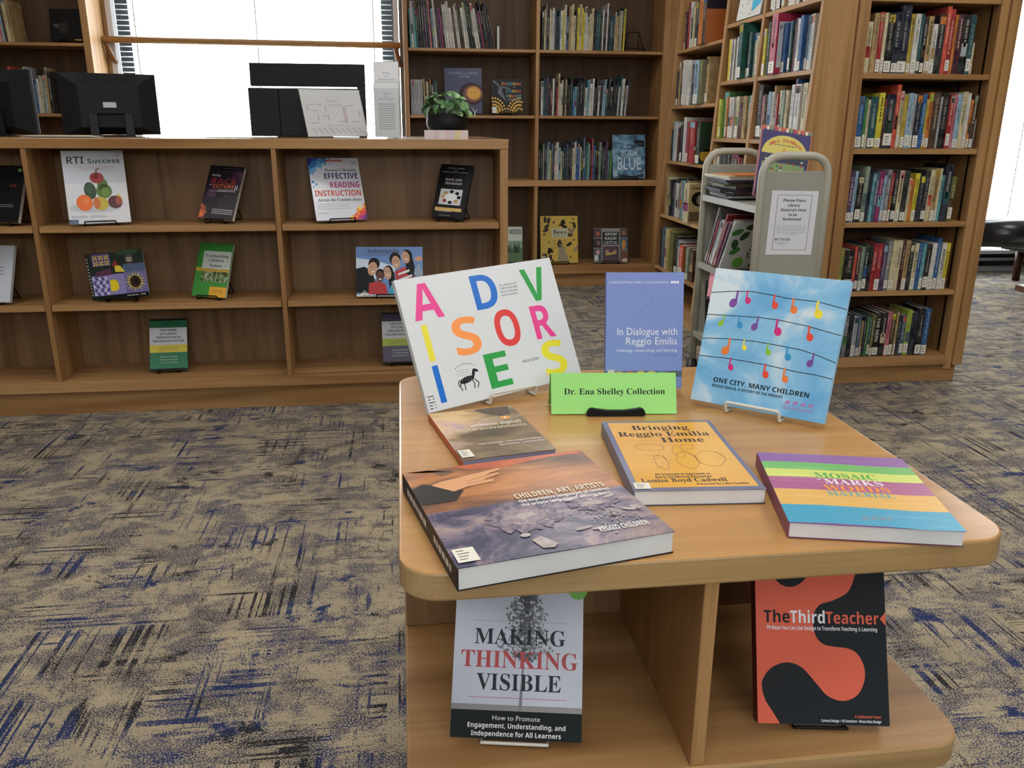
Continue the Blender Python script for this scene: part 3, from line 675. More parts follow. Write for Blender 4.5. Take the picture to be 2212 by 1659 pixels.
def art_mosaic(p):
    for v0, v1, c1, c2 in ((.85, 1, '#8e64a0', '#bd98c6'), (.735, .85, '#72b565', '#a8d596'), (.615, .735, '#cfd96c', '#e9ea9c'), (.435, .615, '#a85c87', '#c988ab'), (.225, .435, '#deae58', '#f0cd84'), (0, .225, '#409bbd', '#79bfd4')):
        m = mottled('chalk_'+c1.strip('#'), [(.38, c1), (.55, c1), (.75, c2)], (10, 10, 330), 4, .4); e = .012
        p.poly([(0, v0), (.25, v0+e), (.55, v0+e*.2), (.8, v0-e), (1, v0-e*.3), (1, v1-(e*.3 if v1 < 1 else 0)), (.8, v1-(e if v1 < 1 else 0)), (.55, v1+(e*.2 if v1 < 1 else 0)), (.25, v1+(e if v1 < 1 else 0)), (0, v1)], m)
    p.up()
    for s, a, b, v, c in (('MOSAIC', .315, .715, .625, '#4aa14a'), ('MARKS', .355, .725, .535, '#efe6ee'), ('WORDS', .325, .74, .445, '#ee9a2c'), ('MATERIAL', .325, .74, .372, '#4fa0a8')): p.text(s, a, b, v, .075 if s != 'MATERIAL' else .06, M_(c), 'serif', 0, 3)
    p.text('OF', .315, .345, .59, .02, M_('#efe6ee'), 'serif', 0, 1); p.dashes(.45, .62, .10, .02, M_('#7b8f9c'), 2, .02, 4)
faced_book('paperback_book', 'paperback with rainbow coloured stripes lying at the right of the table', frame(.4745, .723, TZ+.0185, -13.6, 90, 0), .176, .197, .018, M_('#86589a', .4), art_mosaic, M_('#7d3c57'), M_('#6a3a58'), page=PAGE)

# books below the table top
FOG = mottled('printed_fog', [(.3, '#aab2c4'), (.7, '#c9cfde')], (5, 5, 8), 2, .3)
def art_mtv(p):
    g = M_('#757d88', .35); d = M_('#606873', .35); k = M_('#17202a'); rd = M_('#a8242a'); w = M_('#e8eaec')
    p.rect(0, 0, 1, .153, M_('#1b2124', .6, 0, .15)); p.rect(0, .153, 1, .185, M_('#7d7b7c', .35)); p.up()
    r = random.Random(11)
    p.poly([(.515, .155), (.54, .155), (.545, .32), (.56, .68), (.545, .68), (.53, .33)], d)
    def tw(v):
        if v < .50: return .24*max(.25, (v-.42)/.08)
        if v < .64: return .24-.10*(v-.50)/.14
        if v < .70: return .14+.03*(v-.64)/.06
        return max(.02, .17*(1-(v-.70)/.24))
    for i in range(1150):
        v = r.uniform(.43, .94); u = .555+r.triangular(-1, 1, 0)*1.1*tw(v); q_ = r.uniform(.004, .011)
        p.ell(u, v, q_*1.3, q_*.9, (g, d, d)[i % 3], r.uniform(0, 180), 5)
    p.up(); p.text('MAKING', .157, .865, .521, .086, k, 'serif', 0, 4); p.text('THINKING', .059, .963, .390, .092, rd, 'serif', 0, 4); p.text('VISIBLE', .185, .836, .265, .090, k, 'serif', 0, 4)
    p.rect(.138, .650, .88, .6525, M_('#a08d98')); p.rect(.131, .222, .877, .2245, rd)
    p.text('How to Promote', .32, .683, .102, .026, w, 'sans', 0); p.text('Engagement, Understanding, and', .132, .877, .059, .026, w, 'bold', 0); p.text('Independence for All Learners', .161, .844, .015, .026, w, 'bold', 0)
    p.ell(.955, .845, .075, .055, M_('#67b23c')); p.up(); p.ell(.94, .86, .04, .02, M_('#3a3f3a'))
faced_book('paperback_book', 'grey paperback with a misty tree standing on the lower table shelf', frame(.1066, .7713, .491, -10.8, 32.1, 0), .1487, .1963, .012, FOG, art_mtv, M_('#c3c8d0'), M_('#9aa2a8'), page=PAGEV)
ea = easel(.1075, .783, .478, -10.8, 32.1, .075, .13, WHT, 'white wire easel under the grey misty tree paperback', .0095, None, .0022, .004)
def art_ttt(p):
    K2 = M_('#20252a', .6, 0, .15); w = M_('#e8ecf4'); o = M_('#e06a54', .6, 0, .15)
    def bez(P, n=14):
        out = []
        for a, b, c, d in P:
            for i in range(n):
                t = i/n; s = 1-t; out.append(tuple(s**3*a[j]+3*s*s*t*b[j]+3*s*t*t*c[j]+t**3*d[j] for j in (0, 1)))
        return out
    K_ = [(.76, 1.08), (.785, .93), (.772, .845), (.715, .755), (.60, .705), (.50, .68), (.452, .63), (.441, .56), (.465, .49), (.52, .452), (.60, .440), (.70, .432), (.77, .405), (.818, .34), (.823, .26), (.775, .18), (.70, .142), (.62, .137), (.53, .165), (.463, .221), (.41, .268), (.355, .312), (.29, .338), (.21, .343), (.11, .312), (.045, .25), (.036, .20), (.06, .13), (.111, .069), (.168, .0), (.22, -.06)]
    q = []
    for i in range(1, len(K_)-2):
        a, b_, c, d = K_[i-1:i+3]
        for j in range(8):
            t = j/8.; q.append(tuple(.5*(2*b_[m]+(c[m]-a[m])*t+(2*a[m]-5*b_[m]+4*c[m]-d[m])*t*t+(3*b_[m]-a[m]-3*c[m]+d[m])*t**3) for m in (0, 1)))
    q = [(u, v) for u, v in q if 0 <= v <= 1]
    # right-hand black field as a fan of quads from the curve to the edge
    p.poly(q+[(.168, 0), (1, 0), (1, 1), (.775, 1)], K2)
    p.poly(bez([((.10, .95), (.12, .72), (.40, .72), (.46, .95))])+[(.46, .95)], K2)
    p.up(); p.poly([(.955, .605), (1, .645), (1, .565)], o)
    p.text('The', .061, .262, .572, .070, K2, 'bold', 0, 4); p.text('Third', .264, .532, .572, .070, w, 'bold', 0, 4); p.text('Teacher', .538, .946, .572, .068, o, 'bold', 0, 4)
    p.text('79 Ways You Can Use Design to Transform Teaching & Learning', .08, .932, .532, .022, w, 'bold', 0)
    p.text('A Collaborative Project', .736, .936, .042, .015, o, 'bold', 0, 1); p.text('Cannon Design + VS Furniture + Bruce Mau Design', .482, .936, .016, .015, w, 'bold', 0, 1)
faced_book('paperback_book', 'thick red-orange and black paperback standing on the lower table shelf', frame(.464, .752, .4915, -9.2, 24.8, 0), .1509, .1992, .021, M_('#e06a54', .6, 0, .15), art_ttt, M_('#6b1614', .45), M_('#3a1412'), page=PAGEV)
easel(.466, .766, .478, -9.2, 24.8, .06, .12, BLK, 'black wire easel behind the red-orange and black paperback', .0155, None, .002, .004)

# ------------------------------------------------------------------ books standing on the display counter
def counter_book(name, label, elabel, x, y, z, yaw, tilt, roll, w, h, t, front, art, spine, back=None, lipw=.085, hard=False, **k):
    faced_book(name, label, frame(x, y, z+.0025, yaw, tilt, roll), w, h, t, front, art, spine, back, hard=hard, eps=.00025, page=PAGEV, **k)
    zs = {.7: .773, .4: .463, .1: .146}[math.floor(z*10)/10]
    easel(x, y, zs, yaw, tilt, lipw, min(h*.62, .15), BLK, elabel, t/math.cos(math.radians(tilt))+.006, None, .0026, .017)
def art_rti(p):
    k = M_('#1f3a35'); r = M_('#d98d86'); p.rect(0, 0, 1, .55, M_('#e6e8ec', .2)); p.rect(0, 0, .15, .06, M_('#3a62ae')); p.up()
    p.text('RTI', .075, .35, .825, .095, k, 'bold', 0, 3); p.text('Success', .41, .93, .825, .062, k, 'bold', 0, 3)
    p.text('Proven Tools and Strategies for', .19, .83, .765, .02, r, 'sans', 0, 1); p.text('Schools and Classrooms', .26, .76, .735, .02, r, 'sans', 0, 1)
    p.ell(.9, .94, .045, .035, M_('#b9bcc4')); p.ell(.45, .215, .42, .07, M_('#c9ccd4')); p.up()
    p.poly([(.70, .30), (.85, .40), (.90, .33), (.80, .25)], M_('#e0c240')); p.up()
    g1, g2 = M_('#2f4a34', .3), M_('#587a34', .3)
    p.ell(.395, .45, .098, .118, g1, 6); p.ell(.62, .44, .128, .10, g2); p.ell(.605, .53, .085, .085, g2); p.up(); p.ell(.64, .43, .07, .06, M_('#6d8c3e', .3)); p.ell(.385, .47, .05, .07, M_('#3b5a40', .3))
    p.ell(.524, .625, .115, .075, M_('#a03434', .3)); p.ell(.50, .64, .05, .03, M_('#bb5048', .3)); p.line([(.52, .67), (.53, .735), (.575, .755)], .004, M_('#4a3a26')); p.up()
    p.ell(.283, .285, .132, .112, M_('#f0722c', .3)); p.ell(.545, .268, .122, .094, M_('#c9b23c', .3)); p.ell(.78, .285, .118, .088, M_('#5b2630', .3)); p.up(); p.ell(.48, .275, .055, .082, M_('#cf7038', .3)); p.ell(.84, .30, .055, .06, M_('#a5503a', .3)); p.ell(.31, .31, .05, .045, M_('#f58a48', .3))
    p.dashes(.05, .3, .10, .008, M_('#a9adb4'), 2, .016, 2); p.dashes(.36, .6, .10, .008, M_('#a9adb4'), 2, .016, 3)
counter_book('paperback_book', 'large white paperback with a pile of coloured fruit on the counter shelf', 'black wire easel holding the white fruit paperback', -1.1697, 3.4744, .7815, 14.4, 16.5, .6, .2184, .2827, .012, M_('#d5dae4', .18), art_rti, M_('#c5c9d2'), lipw=.11)
def art_future(p):
    neb = mottled('nebula_print', [(.38, '#0a080e'), (.55, '#1d1226'), (.70, '#6a4060'), (.82, '#a8709a')], (18, 18, 14), 5, .5, .5)
    p.rect(0, 0, 1, 1, neb); p.up(); p.rect(.3, .93, 1, 1, M_('#0c0a0c', .3)); p.poly([(0, .08), (0, .28), (.14, .22), (.2, .12), (.12, .02), (0, .0)], mottled('ember_print', [(.4, '#8a2f14'), (.65, '#e2702c')], (40, 40, 40), 4, .3)); p.up()
    w = M_('#e8e4ea'); o = M_('#d8672e'); r = M_('#8f2724'); p.text('Going', .12, .36, .80, .035, w, 'bold', 0); p.text('BACK', .12, .9, .66, .10, r, 'bold', 0)
    p.text('to', .10, .17, .62, .02, w, 'bold', 0); p.text('FUTURE', .22, .83, .585, .065, o, 'bold', 0); p.text('II', .86, .93, .56, .085, w, 'sans', 0)
    p.dashes(.38, .9, .545, .012, M_('#cdb8b8'), 2, .025, 5); p.dashes(.12, .62, .51, .01, M_('#cdb8b8'), 1, .02, 6); p.dashes(.4, .95, .955, .008, M_('#8c8890'), 1, .02, 7)
    p.dashes(.35, .95, .17, .012, M_('#d8d4d0'), 3, .035, 8)
counter_book('paperback_book', 'dark paperback with purple nebula and orange lettering on the counter shelf', 'black wire easel holding the dark nebula paperback', -.7468, 3.5183, .790, -18.7, 28.9, -3.4, .152, .229, .019, M_('#15101a', .25), art_future, M_('#1d1622'), lipw=.08, spine_side=-1)
def art_quilt(p):
    pu, ye, dk, lv = M_('#5d4a8e'), M_('#e3cf3a'), M_('#26302a'), M_('#8f86c4'); p.rect(0, 0, 1, 1, dk); p.rect(0, 0, 1, .085, M_('#141416')); p.up()
    p.rect(.10, .72, .42, .98, pu); p.rect(.05, .09, .34, .52, lv); p.rect(.34, .09, .62, .53, M_('#8d84b8')); p.rect(.62, .09, 1, .55, M_('#6b66a0')); p.rect(.62, .55, 1, .72, M_('#51607f')); p.up()
    r = random.Random(9)
    for i in range(3):
        for j in range(2):
            u, v = .16+.1*i, .78+.12*j
            for a in range(4): t = a*PI/2+.78; p.poly([(u, v), (u+.05*math.cos(t-.4), v+.06*math.sin(t-.4)), (u+.05*math.cos(t+.4), v+.06*math.sin(t+.4))], ye)
    for i in range(5):
        for j in range(5):
            u, v = .06+.055*i, .10+.083*j; p.poly([(u, v), (u+.05, v), (u+.05*(j % 2), v+.075)], M_('#35366a') if (i+j) % 2 else M_('#d9d6e6'))
    p.poly([(.35, .17), (.36, .40), (.45, .42), (.50, .34), (.50, .22), (.44, .16)], M_('#ead21f'))
    for a in range(18):
        t = a*PI/9; p.poly([(.80+.08*math.cos(t-.2), .33+.11*math.sin(t-.2)), (.80+.2*math.cos(t), .33+.24*math.sin(t)), (.80+.08*math.cos(t+.2), .33+.11*math.sin(t+.2))], M_('#d6c23c') if a % 2 else M_('#b5a53c'))
    p.up(); p.ell(.80, .33, .095, .13, M_('#3a2618')); p.up(); p.ell(.81, .34, .05, .07, M_('#18181c'))
    p.poly([(.48, .57), (.48, .70), (.58, .70), (.65, .56)], ye); p.poly([(.44, .70), (.5, .84), (.55, .70)], M_('#8e2a2a')); p.ell(.75, .82, .075, .10, M_('#54483e')); p.ell(.72, .97, .2, .06, M_('#2f4a30')); p.up()
    for i in range(8): p.ell(.72+.022*(i % 4), .79+.05*(i//4), .008, .018, M_('#e6e0d0'), 30)
    p.poly([(.12, .50), (.14, .6), (.42, .66), (.4, .52)], M_('#5c2d4a')); p.dashes(.62, .82, .035, .018, M_('#e6e6e6'), 1, .02, 3); p.dashes(.86, .95, .03, .03, M_('#d0d0d0'), 1, .02, 4)
    for i in range(12): p.rect(.012, .10+.07*i, .03, .13+.07*i, M_('#c9c9cc'))
counter_book('spiral_book', 'spiral-bound landscape book with quilt squares and a sunflower', 'black wire easel holding the sunflower quilt book', -1.1421, 3.5076, .4775, -4.2, 7.5, 5.4, .2265, .1857, .010, M_('#2a2a33', .3), art_quilt, M_('#1c1c20'), lipw=.11)
def art_connect(p):
    p.rect(.17, .52, .99, .85, M_('#d3dcd6')); p.rect(.02, .47, 1, .535, M_('#d9b13a')); p.rect(.20, .28, .98, .47, mottled('park_photo', [(.38, '#1f2418'), (.5, '#66803c'), (.62, '#b9c2b4')], (60, 60, 45), 4, .4)); p.rect(.5, 0, 1, .19, M_('#e3a92a')); p.up()
    k = M_('#3c4a42'); p.text('Connecting', .24, .92, .735, .06, k, 'serif', 0); p.text('Children', .34, .80, .655, .055, k, 'serif', 0); p.text('Nature', .38, .78, .555, .06, k, 'serif', 0)
    p.line([(.82, .57), (.90, .57), (.92, .67), (.85, .67)], .0012, k); p.dashes(.06, .97, .495, .012, M_('#7a6a2c'), 1, .02, 6); p.dashes(.58, .9, .12, .01, M_('#7a5a1c'), 2, .03, 7)
counter_book('paperback_book', 'green and yellow paperback with a white title panel on the counter shelf', 'black wire easel holding the green and yellow paperback', -.8054, 3.5206, .4735, -18.5, 25.4, -1.5, .152, .229, .014, M_('#3f8f3c', .3), art_connect, M_('#3a7a38'), lipw=.09)
def art_clinical(bg, band, lines, tail):
    def f(p):
        p.rect(0, .965, 1, 1, M_('#141414')); p.rect(0, 0, 1, .035, M_('#141414')); p.rect(0, .49, 1, .825, M_('#d9dce4')); p.rect(0, .345, 1, .49, band); p.up()
        k = M_('#202124')
        for i, (s, a, b) in enumerate(lines): p.text(s, a, b, .755-.07*i, .042, k, 'bold', 0)
        e = M_('#6a6628'); p.text('EDITED BY', .4, .58, .455, .018, e, 'sans', 0, 1); p.text('RYAN FLESSNER AND', .24, .76, .415, .026, e, 'sans', 0, 1); p.text('DEBRA R. LECKLIDER', .23, .78, .37, .026, e, 'sans', 0, 1)
        for i, s in enumerate(tail): p.text(s, .27, .73, .25-.055*i, .02, M_('#c9d6d0'), 'sans', 0, 1)
    return f
counter_book('paperback_book', 'green paperback with white and yellow bands on the lowest counter shelf', 'black wire easel holding the green banded paperback', -1.0015, 3.5458, .1575, 6.8, 26.6, -1.2, .1494, .2241, .012, M_('#14704a', .3),
    art_clinical(0, M_('#dcca3c'), (('THE POWER', .28, .73), ('OF CLINICAL', .27, .74), ('PREPARATION IN', .18, .83), ('TEACHER EDUCATION', .08, .92)), ('EMBEDDING TEACHER', 'PREPARATION WITHIN', 'P-12 SCHOOL CONTEXTS')), M_('#125a3c'), lipw=.08)
counter_book('paperback_book', 'dark purple banded paperback on the lowest counter shelf, partly behind the table display', 'black wire easel holding the dark purple banded paperback', -.0286, 3.5499, .1565, 1.1, 22.9, 0, .152, .227, .012, M_('#2a1a44', .3),
    art_clinical(0, M_('#a8bb3c'), (('CASE STUDIES', .23, .78), ('OF CLINICAL', .26, .75), ('PREPARATION IN', .17, .84), ('TEACHER EDUCATION', .08, .92)), ('AN EXAMINATION', 'OF THREE TEACHER', 'PREPARATION')), M_('#20143a'), lipw=.08)
def art_eri(p):
    r = random.Random(4)
    bl = ('#1f2f86', '#2c56a8', '#3a86c6', '#6fb0de', '#a9d2ec'); wm = ('#5a1f7a', '#b0237a', '#e0482f', '#ee8a2c', '#f0d53a')
    for i in range(11):
        for j in range(9):
            d = i*.75+j
            if d < 6.8 or (r.random() < .2 and d < 9): p.rect(.045*i, 1-.037*(j+1), .045*(i+1), 1-.037*j, M_(bl[min(4, max(0, int(d*.6+r.uniform(-.6, .9))))]))
            if d < 5.6 or (r.random() < .2 and d < 7): p.rect(1-.045*(i+1), .037*j, 1-.045*i, .037*(j+1), M_(wm[min(4, max(0, int(d*.7+r.uniform(-.6, .9))))]))
    p.rect(.02, .60, .07, .64, M_(bl[2])); p.rect(.08, .56, .13, .60, M_(bl[3])); p.rect(.03, .52, .07, .56, M_(bl[4])); p.up()
    p.rect(.34, .945, .67, .975, M_('#b0242c')); p.up(); p.text('SCHOLASTIC', .38, .66, .952, .016, M_('#efe6e6'), 'bold', 0, 1)
    p.text('GRADES', .84, .95, .94, .014, M_('#3c3a50'), 'sans', 0, 1); p.text('3-6', .85, .95, .90, .026, M_('#3c3a50'), 'bold', 0, 1)
    k = M_('#2b2640'); p.text('Planning & Managing', .30, .93, .785, .045, k, 'italic', 0)
    p.text('EFFECTIVE', .28, .94, .665, .092, M_('#2a1e66'), 'bold', 0); p.text('READING', .369, .949, .522, .09, M_('#b32077'), 'bold', 0); p.text('INSTRUCTION', .046, .955, .388, .092, M_('#d2432c'), 'bold', 0)
    p.text('Across the Content Areas', .076, .955, .303, .05, k, 'italic', 0); p.dashes(.06, .7, .25, .009, M_('#a9a9b4'), 3, .035, 5); p.text('DEBORAH', .05, .25, .105, .02, M_('#8a8aa0'), 'sans', 0, 1)
counter_book('paperback_book', 'large white paperback with blue and magenta pixel corners on the counter shelf', 'black wire easel holding the pixel-cornered white paperback', -.2433, 3.5001, .783, 17.1, 27.7, -.4, .2084, .2697, .012, M_('#dde0e8', .16), art_eri, M_('#3a4a8a'), lipw=.105)
def art_race(p):
    w = M_('#d8d8d8'); p.rect(.15, .256, .83, .545, M_('#cfd2d8')); p.rect(.07, .14, .9, .20, M_('#d6b060')); p.up(); r = random.Random(6)
    p.rect(.32, .33, .68, .46, M_('#eceef2')); p.up()
    for i, c in enumerate(('#16161a', '#1c1c20', '#1b1a1c', '#b98a4c', '#caa45c', '#8c2a26', '#22222a', '#b99a58')):
        t = i*PI/4; p.ell(.5+.25*math.cos(t), .40+.10*math.sin(t), .065, .032, M_(c), 0, 8)
    p.text('SUSAN R. ADAMS', .25, .75, .925, .016, w, 'sans', 0, 1); p.text('AND', .45, .55, .888, .014, w, 'sans', 0, 1); p.text('JAMIE BUFFINGTON-ADAMS', .1, .88, .85, .016, w, 'sans', 0, 1)
    p.text('RACE AND', .24, .74, .70, .042, w, 'serif', 0); p.text('PEDAGOGY', .24, .78, .63, .042, w, 'serif', 0); p.dashes(.12, .6, .125, .016, M_('#a9a9a9'), 1, .02, 4); p.dashes(.25, .6, .05, .012, M_('#8a8a8a'), 1, .02, 5)
counter_book('hardback_book', 'slim black hardback with a small picture panel on the counter shelf', 'black wire easel holding the slim black hardback', .1809, 3.5083, .7845, -32.3, 21.5, -2.0, .152, .229, .012, M_('#101113', .25), art_race, M_('#0e0f11'), lipw=.09, hard=True)
def art_indy(p):
    p.rect(0, 0, 1, .04, M_('#e4e4e2')); p.poly([(0, .45), (0, .78), (.3, .72), (.6, .6), (.55, .4), (.3, .35)], M_('#cfdcec')); p.up()
    hair = M_('#1a1413'); sk = M_('#c79a7c'); sk2 = M_('#5a3426'); rd = M_('#b5242c'); k = M_('#14161a'); w = M_('#e8e6e4'); tq = M_('#2f9fc0')
    p.poly([(0, .08), (0, .56), (.12, .60), (.24, .52), (.28, .3), (.2, .06)], k); p.poly([(.05, .04), (.12, .13), (.2, .04)], w)
    p.poly([(.62, .06), (.58, .5), (.72, .6), (.9, .42), (.9, .06)], rd); p.poly([(.84, .06), (.86, .52), (.95, .66), (1, .5), (1, .06)], M_('#8fa3bb')); p.ell(.94, .76, .06, .05, sk); p.up()
    p.ell(.765, .83, .078, .115, hair, 15); p.poly([(.74, .70), (.76, .45), (.86, .38), (.88, .6), (.83, .84)], hair); p.ell(.585, .76, .085, .13, hair); p.ell(.27, .66, .085, .12, hair, -10); p.ell(.480, .50, .075, .125, hair); p.poly([(.47, .5), (.50, .15), (.60, .12), (.565, .5)], hair); p.ell(.36, .45, .07, .11, hair); p.up()
    p.ell(.745, .79, .058, .125, sk, 15); p.ell(.60, .69, .064, .13, sk, 12); p.ell(.245, .56, .069, .14, sk, -14); p.ell(.470, .47, .056, .13, sk, 8); p.ell(.355, .40, .055, .11, sk2); p.up()
    p.poly([(.18, .05), (.19, .27), (.32, .31), (.44, .25), (.47, .05)], rd); p.poly([(.49, .05), (.51, .22), (.58, .25), (.6, .05)], tq); p.poly([(.62, .42), (.64, .47), (.8, .55), (.8, .50)], w); p.poly([(.62, .30), (.64, .35), (.84, .45), (.84, .40)], w)
    for u, v in ((.75, .75), (.605, .63), (.25, .50), (.478, .43), (.357, .35)): p.ell(u, v, .024, .014, w, 10, 8)
    for u, v in ((.75, .81), (.60, .71), (.24, .59), (.473, .50), (.354, .42)): p.rect(u-.028, v, u-.012, v+.012, k); p.rect(u+.012, v, u+.028, v+.012, k)
    p.up(); g = M_('#2f3f58'); p.text('Indianapolis', .176, .649, .878, .08, g, 'bold', 0); p.text('a city of immigrants', .134, .472, .825, .036, g, 'sans', 0, 1); p.dashes(.1, .9, .015, .012, M_('#8c6a6a'), 1, .02, 5)
counter_book('picture_book', 'landscape book with five smiling people under a blue sky', 'black wire easel holding the book of five smiling people', -.0628, 3.472, .4695, -4.5, 13.2, 0, .2761, .2057, .010, M_('#5f86c0', .25), art_indy, M_('#22304a'), lipw=.11)
def art_dim(p):
    p.text('ON', .62, .80, .62, .05, M_('#8c2a20'), 'bold', 0, 1); p.ell(.85, .92, .06, .03, M_('#6f9a4a')); p.dashes(.1, .8, .3, .012, M_('#8a8a8a'), 2, .03, 4)
counter_book('paperback_book', 'black paperback cut off by the edge of the picture on the counter shelf', 'black wire easel holding the cut-off black paperback', -1.548, 3.50, .7855, -16, 24, 0, .152, .229, .018, M_('#131416', .3), art_dim, M_('#1a1b1e'))
counter_book('paperback_book', 'white paperback cut off by the edge of the picture, second counter shelf', 'black wire easel holding the cut-off white paperback', -1.64, 3.50, .4735, -12, 22, 0, .17, .23, .014, M_('#ccd2dc', .3), lambda p: p.dashes(.1, .8, .6, .03, M_('#9aa0aa'), 3, .06, 3), M_('#b9bec8'))

# ------------------------------------------------------------------ things on the counter top
PB = mat('#16171a', .5); PB2 = mat('#1d1e22', .42)
def monitor(label, x, y, z, yaw, w=.415, h=.262):
    t = thing('computer_monitor', label, 'monitor', frame(x, y, z, yaw))
    b = MB(); hw = w/2
    b.add([(-hw, .018, 0), (hw, .018, 0), (hw, .018, h), (-hw, .018, h), (-hw+.075, -.012, .03), (hw-.075, -.012, .03), (hw-.075, -.012, h-.05), (-hw+.075, -.012, h-.05)],
          [(4, 5, 6, 7), (0, 1, 5, 4), (1, 2, 6, 5), (2, 3, 7, 6), (3, 0, 4, 7)], PB)
    b.box((-hw, .018, 0), (hw, .04, h), PB2)
    for i in range(22):
        v = .022+i*.0095
        for s in (-1, 1): b.add([(s*(hw-.004), .0165, v), (s*(hw-.070), -.0105, v+.002), (s*(hw-.070), -.014, v+.005), (s*(hw-.004), .0125, v+.004)], [(0, 1, 2, 3), (3, 2, 1, 0)], PB2)
    for i in range(30):
        u = -hw+.08+i*(w-.16)/29; b.add([(u-.002, .0165, h-.004), (u+.002, .0165, h-.004), (u+.002, -.012, h-.049), (u-.002, -.012, h-.049), (u, .0125, h-.002), (u, -.016, h-.05)], [(0, 3, 5, 4), (1, 4, 5, 2)], PB2)
    rs = b.build('rear_shell', t, bevel=.002)
    p_ = MB(); p = Print(p_, .27, .17, -.135, -.0126, .0006); p.text('DELL', .27, .73, 1.02, .14, mat('#0a0a0c', .3), 'bold', 0, 2); p_.build('logo', rs)
    st = MB(); st.tube([(-.078, -.022, .092), (.078, -.022, .092)], .009, PB2, 8)
    for s in (-1, 1): st.box((s*.07-.018, -.03, -.004), (s*.07+.018, -.014, .09), PB2)
    st.box((-.09, -.075, -.007), (.09, .05, -.002), PB2); st.build('stand', t, bevel=.003)
    MB().box((-.026, -.0135, .112), (.026, -.0125, .134), mat('#c9ccd4', .5)).build('sticker', rs)
    return t
monitor('black computer monitor seen from behind, nearest the bright window', -1.238, 3.985, CT+.0075, 16, .385, .252)
monitor('black computer monitor cut off by the edge of the picture', -1.745, 4.00, CT+.0075, -16)
cs = thing('computer_station', 'black computer with a tilted screen above a two-panel base before the bright window', 'computer', frame(-.415, 4.2, CT))
MB().box((-.262, -.012, .224), (.262, .012, .325), PB, Matrix.Rotation(math.radians(-4), 4, 'X')).build('screen', cs, bevel=.003)
MB().box((-.262, -.075, .002), (-.1295, -.05, .213), PB2).build('panel', cs, bevel=.002); MB().box((-.1275, -.075, .002), (.26, -.05, .213), PB2).build('panel', cs, bevel=.002)
MB().box((.225, -.03, .0), (.262, .0, .25), PB).build('post', cs); MB().box((-.15, -.046, .0), (-.10, -.03, .21), PB).build('post', cs)
MB().box((-.1, -.045, .0), (.1, .03, .012), PB).build('foot', cs)

sh = thing('acrylic_sign_holder', 'slanted clear acrylic holder with a library map sheet', 'sign holder', frame(-.2546, 3.756, CT+.0035, 27, 21.5, .6))
sm = MB().box((-.136, .0018, .004), (.136, .0022, .208), M_('#efe8e8', .6)); p = Print(sm, .272, .204, -.136, .0018, .0005)
g_ = M_('#8b8790'); r_ = M_('#b8848a')
p.text('Education Library', .42, .60, .76, .03, g_, 'sans', 0, 1)
for x0, y0, x1, y1 in ((.07, .56, .08, .68), (.37, .56, .38, .68), (.39, .36, .40, .48), (.22, .36, .23, .48), (.66, .30, .67, .66), (.69, .30, .70, .66), (.92, .44, .93, .58)): p.rect(x0, y0, x1, y1, r_)
for x0, x1, v in ((.10, .2, .69), (.24, .33, .69), (.44, .55, .68), (.57, .66, .68), (.72, .86, .67), (.13, .25, .56), (.3, .38, .44), (.1, .22, .30), (.55, .68, .33), (.78, .9, .33)): p.dashes(x0, x1, v, .012, g_, 1, .02, int(x0*100))
p.text('Education Library Reference Materials', .36, .70, .245, .02, g_, 'sans', 0, 1)
for i in range(9):
    u = .08+.095*i; p.line([(u, .21), (u+.07, .08)], .0016, g_); p.line([(u+.025, .21), (u+.09, .09)], .0012, g_)
sm.build('map_sheet', sh)
MB().box((-.14, 0, 0), (.14, .0014, .216), ACRYL).box((-.14, .0026, 0), (.14, .004, .216), ACRYL).build('acrylic_front', sh)
MB().box((-.14, .002, .0), (.14, .085, .0025), ACRYL, Matrix.Rotation(math.radians(21.5), 4, 'X')).build('acrylic_foot', sh)

bh = thing('brochure_holder', 'clear acrylic two-tier brochure holder beside the potted plant', 'brochure holder', frame(-.05, 3.60, CT, -4))
for y, z in ((0, .005), (.035, .055)):
    MB().box((-.060, y, z), (.060, y+.0018, z+.19 if y == 0 else z+.17), ACRYL).build('acrylic_panel', bh)
MB().box((-.061, -.001, 0), (.061, .075, .004), ACRYL).box((-.062, 0, 0), (-.060, .07, .20), ACRYL).box((.060, 0, 0), (.062, .07, .20), ACRYL).build('acrylic_base', bh)
for i, (y, z0, z1) in enumerate(((.004, .006, .215), (.040, .06, .298))):
    b = thing('brochure', ('white brochure in the front tier of the acrylic holder', 'white brochure in the rear tier of the acrylic holder')[i], 'brochure', frame(-.05, 3.60, CT, -4) @ Matrix.Translation((0, y, z0)), 'brochures in the acrylic holder')
    m = MB().box((-.050, 0, 0), (.050, .012, z1-z0), M_('#eeeff2', .6)); p = Print(m, .10, z1-z0, -.05, 0, .0006); k = M_('#8d9096'); k2 = M_('#54565c')
    top = .83 if i else .80
    for j, (s, a, q) in enumerate((('Welcome', .36, .66), ('to the', .42, .60), ('Education Library!', .2, .82))): p.text(s, a, q, top-.05*j-(.02 if i else 0), .024, k2, 'sans', 0, 1)
    for j in range(3 if i else 12): p.dashes(.18, .84, top-.19-.042*j, .012, k, 1, .02, 3*j+i)
    m.build('leaflet', b)
pot = thing('potted_plant', 'leafy green plant in a black ribbed bowl on the counter', 'plant', frame(.205, 3.775, CT))
pf = [(.045, .0)]+[(.052+.038*math.sin(min(1, i/16)*PI*.62)+(.0012 if i % 2 else 0), .002+.10*i/20) for i in range(21)]+[(.070, .104), (.064, .098)]
MB().lathe(pf, mat('#131415', .55), 32).build('bowl', pot, True)
MB().lathe([(.066, .08), (.066, .092)], mat('#2a2018', .9), 20).build('soil', pot)
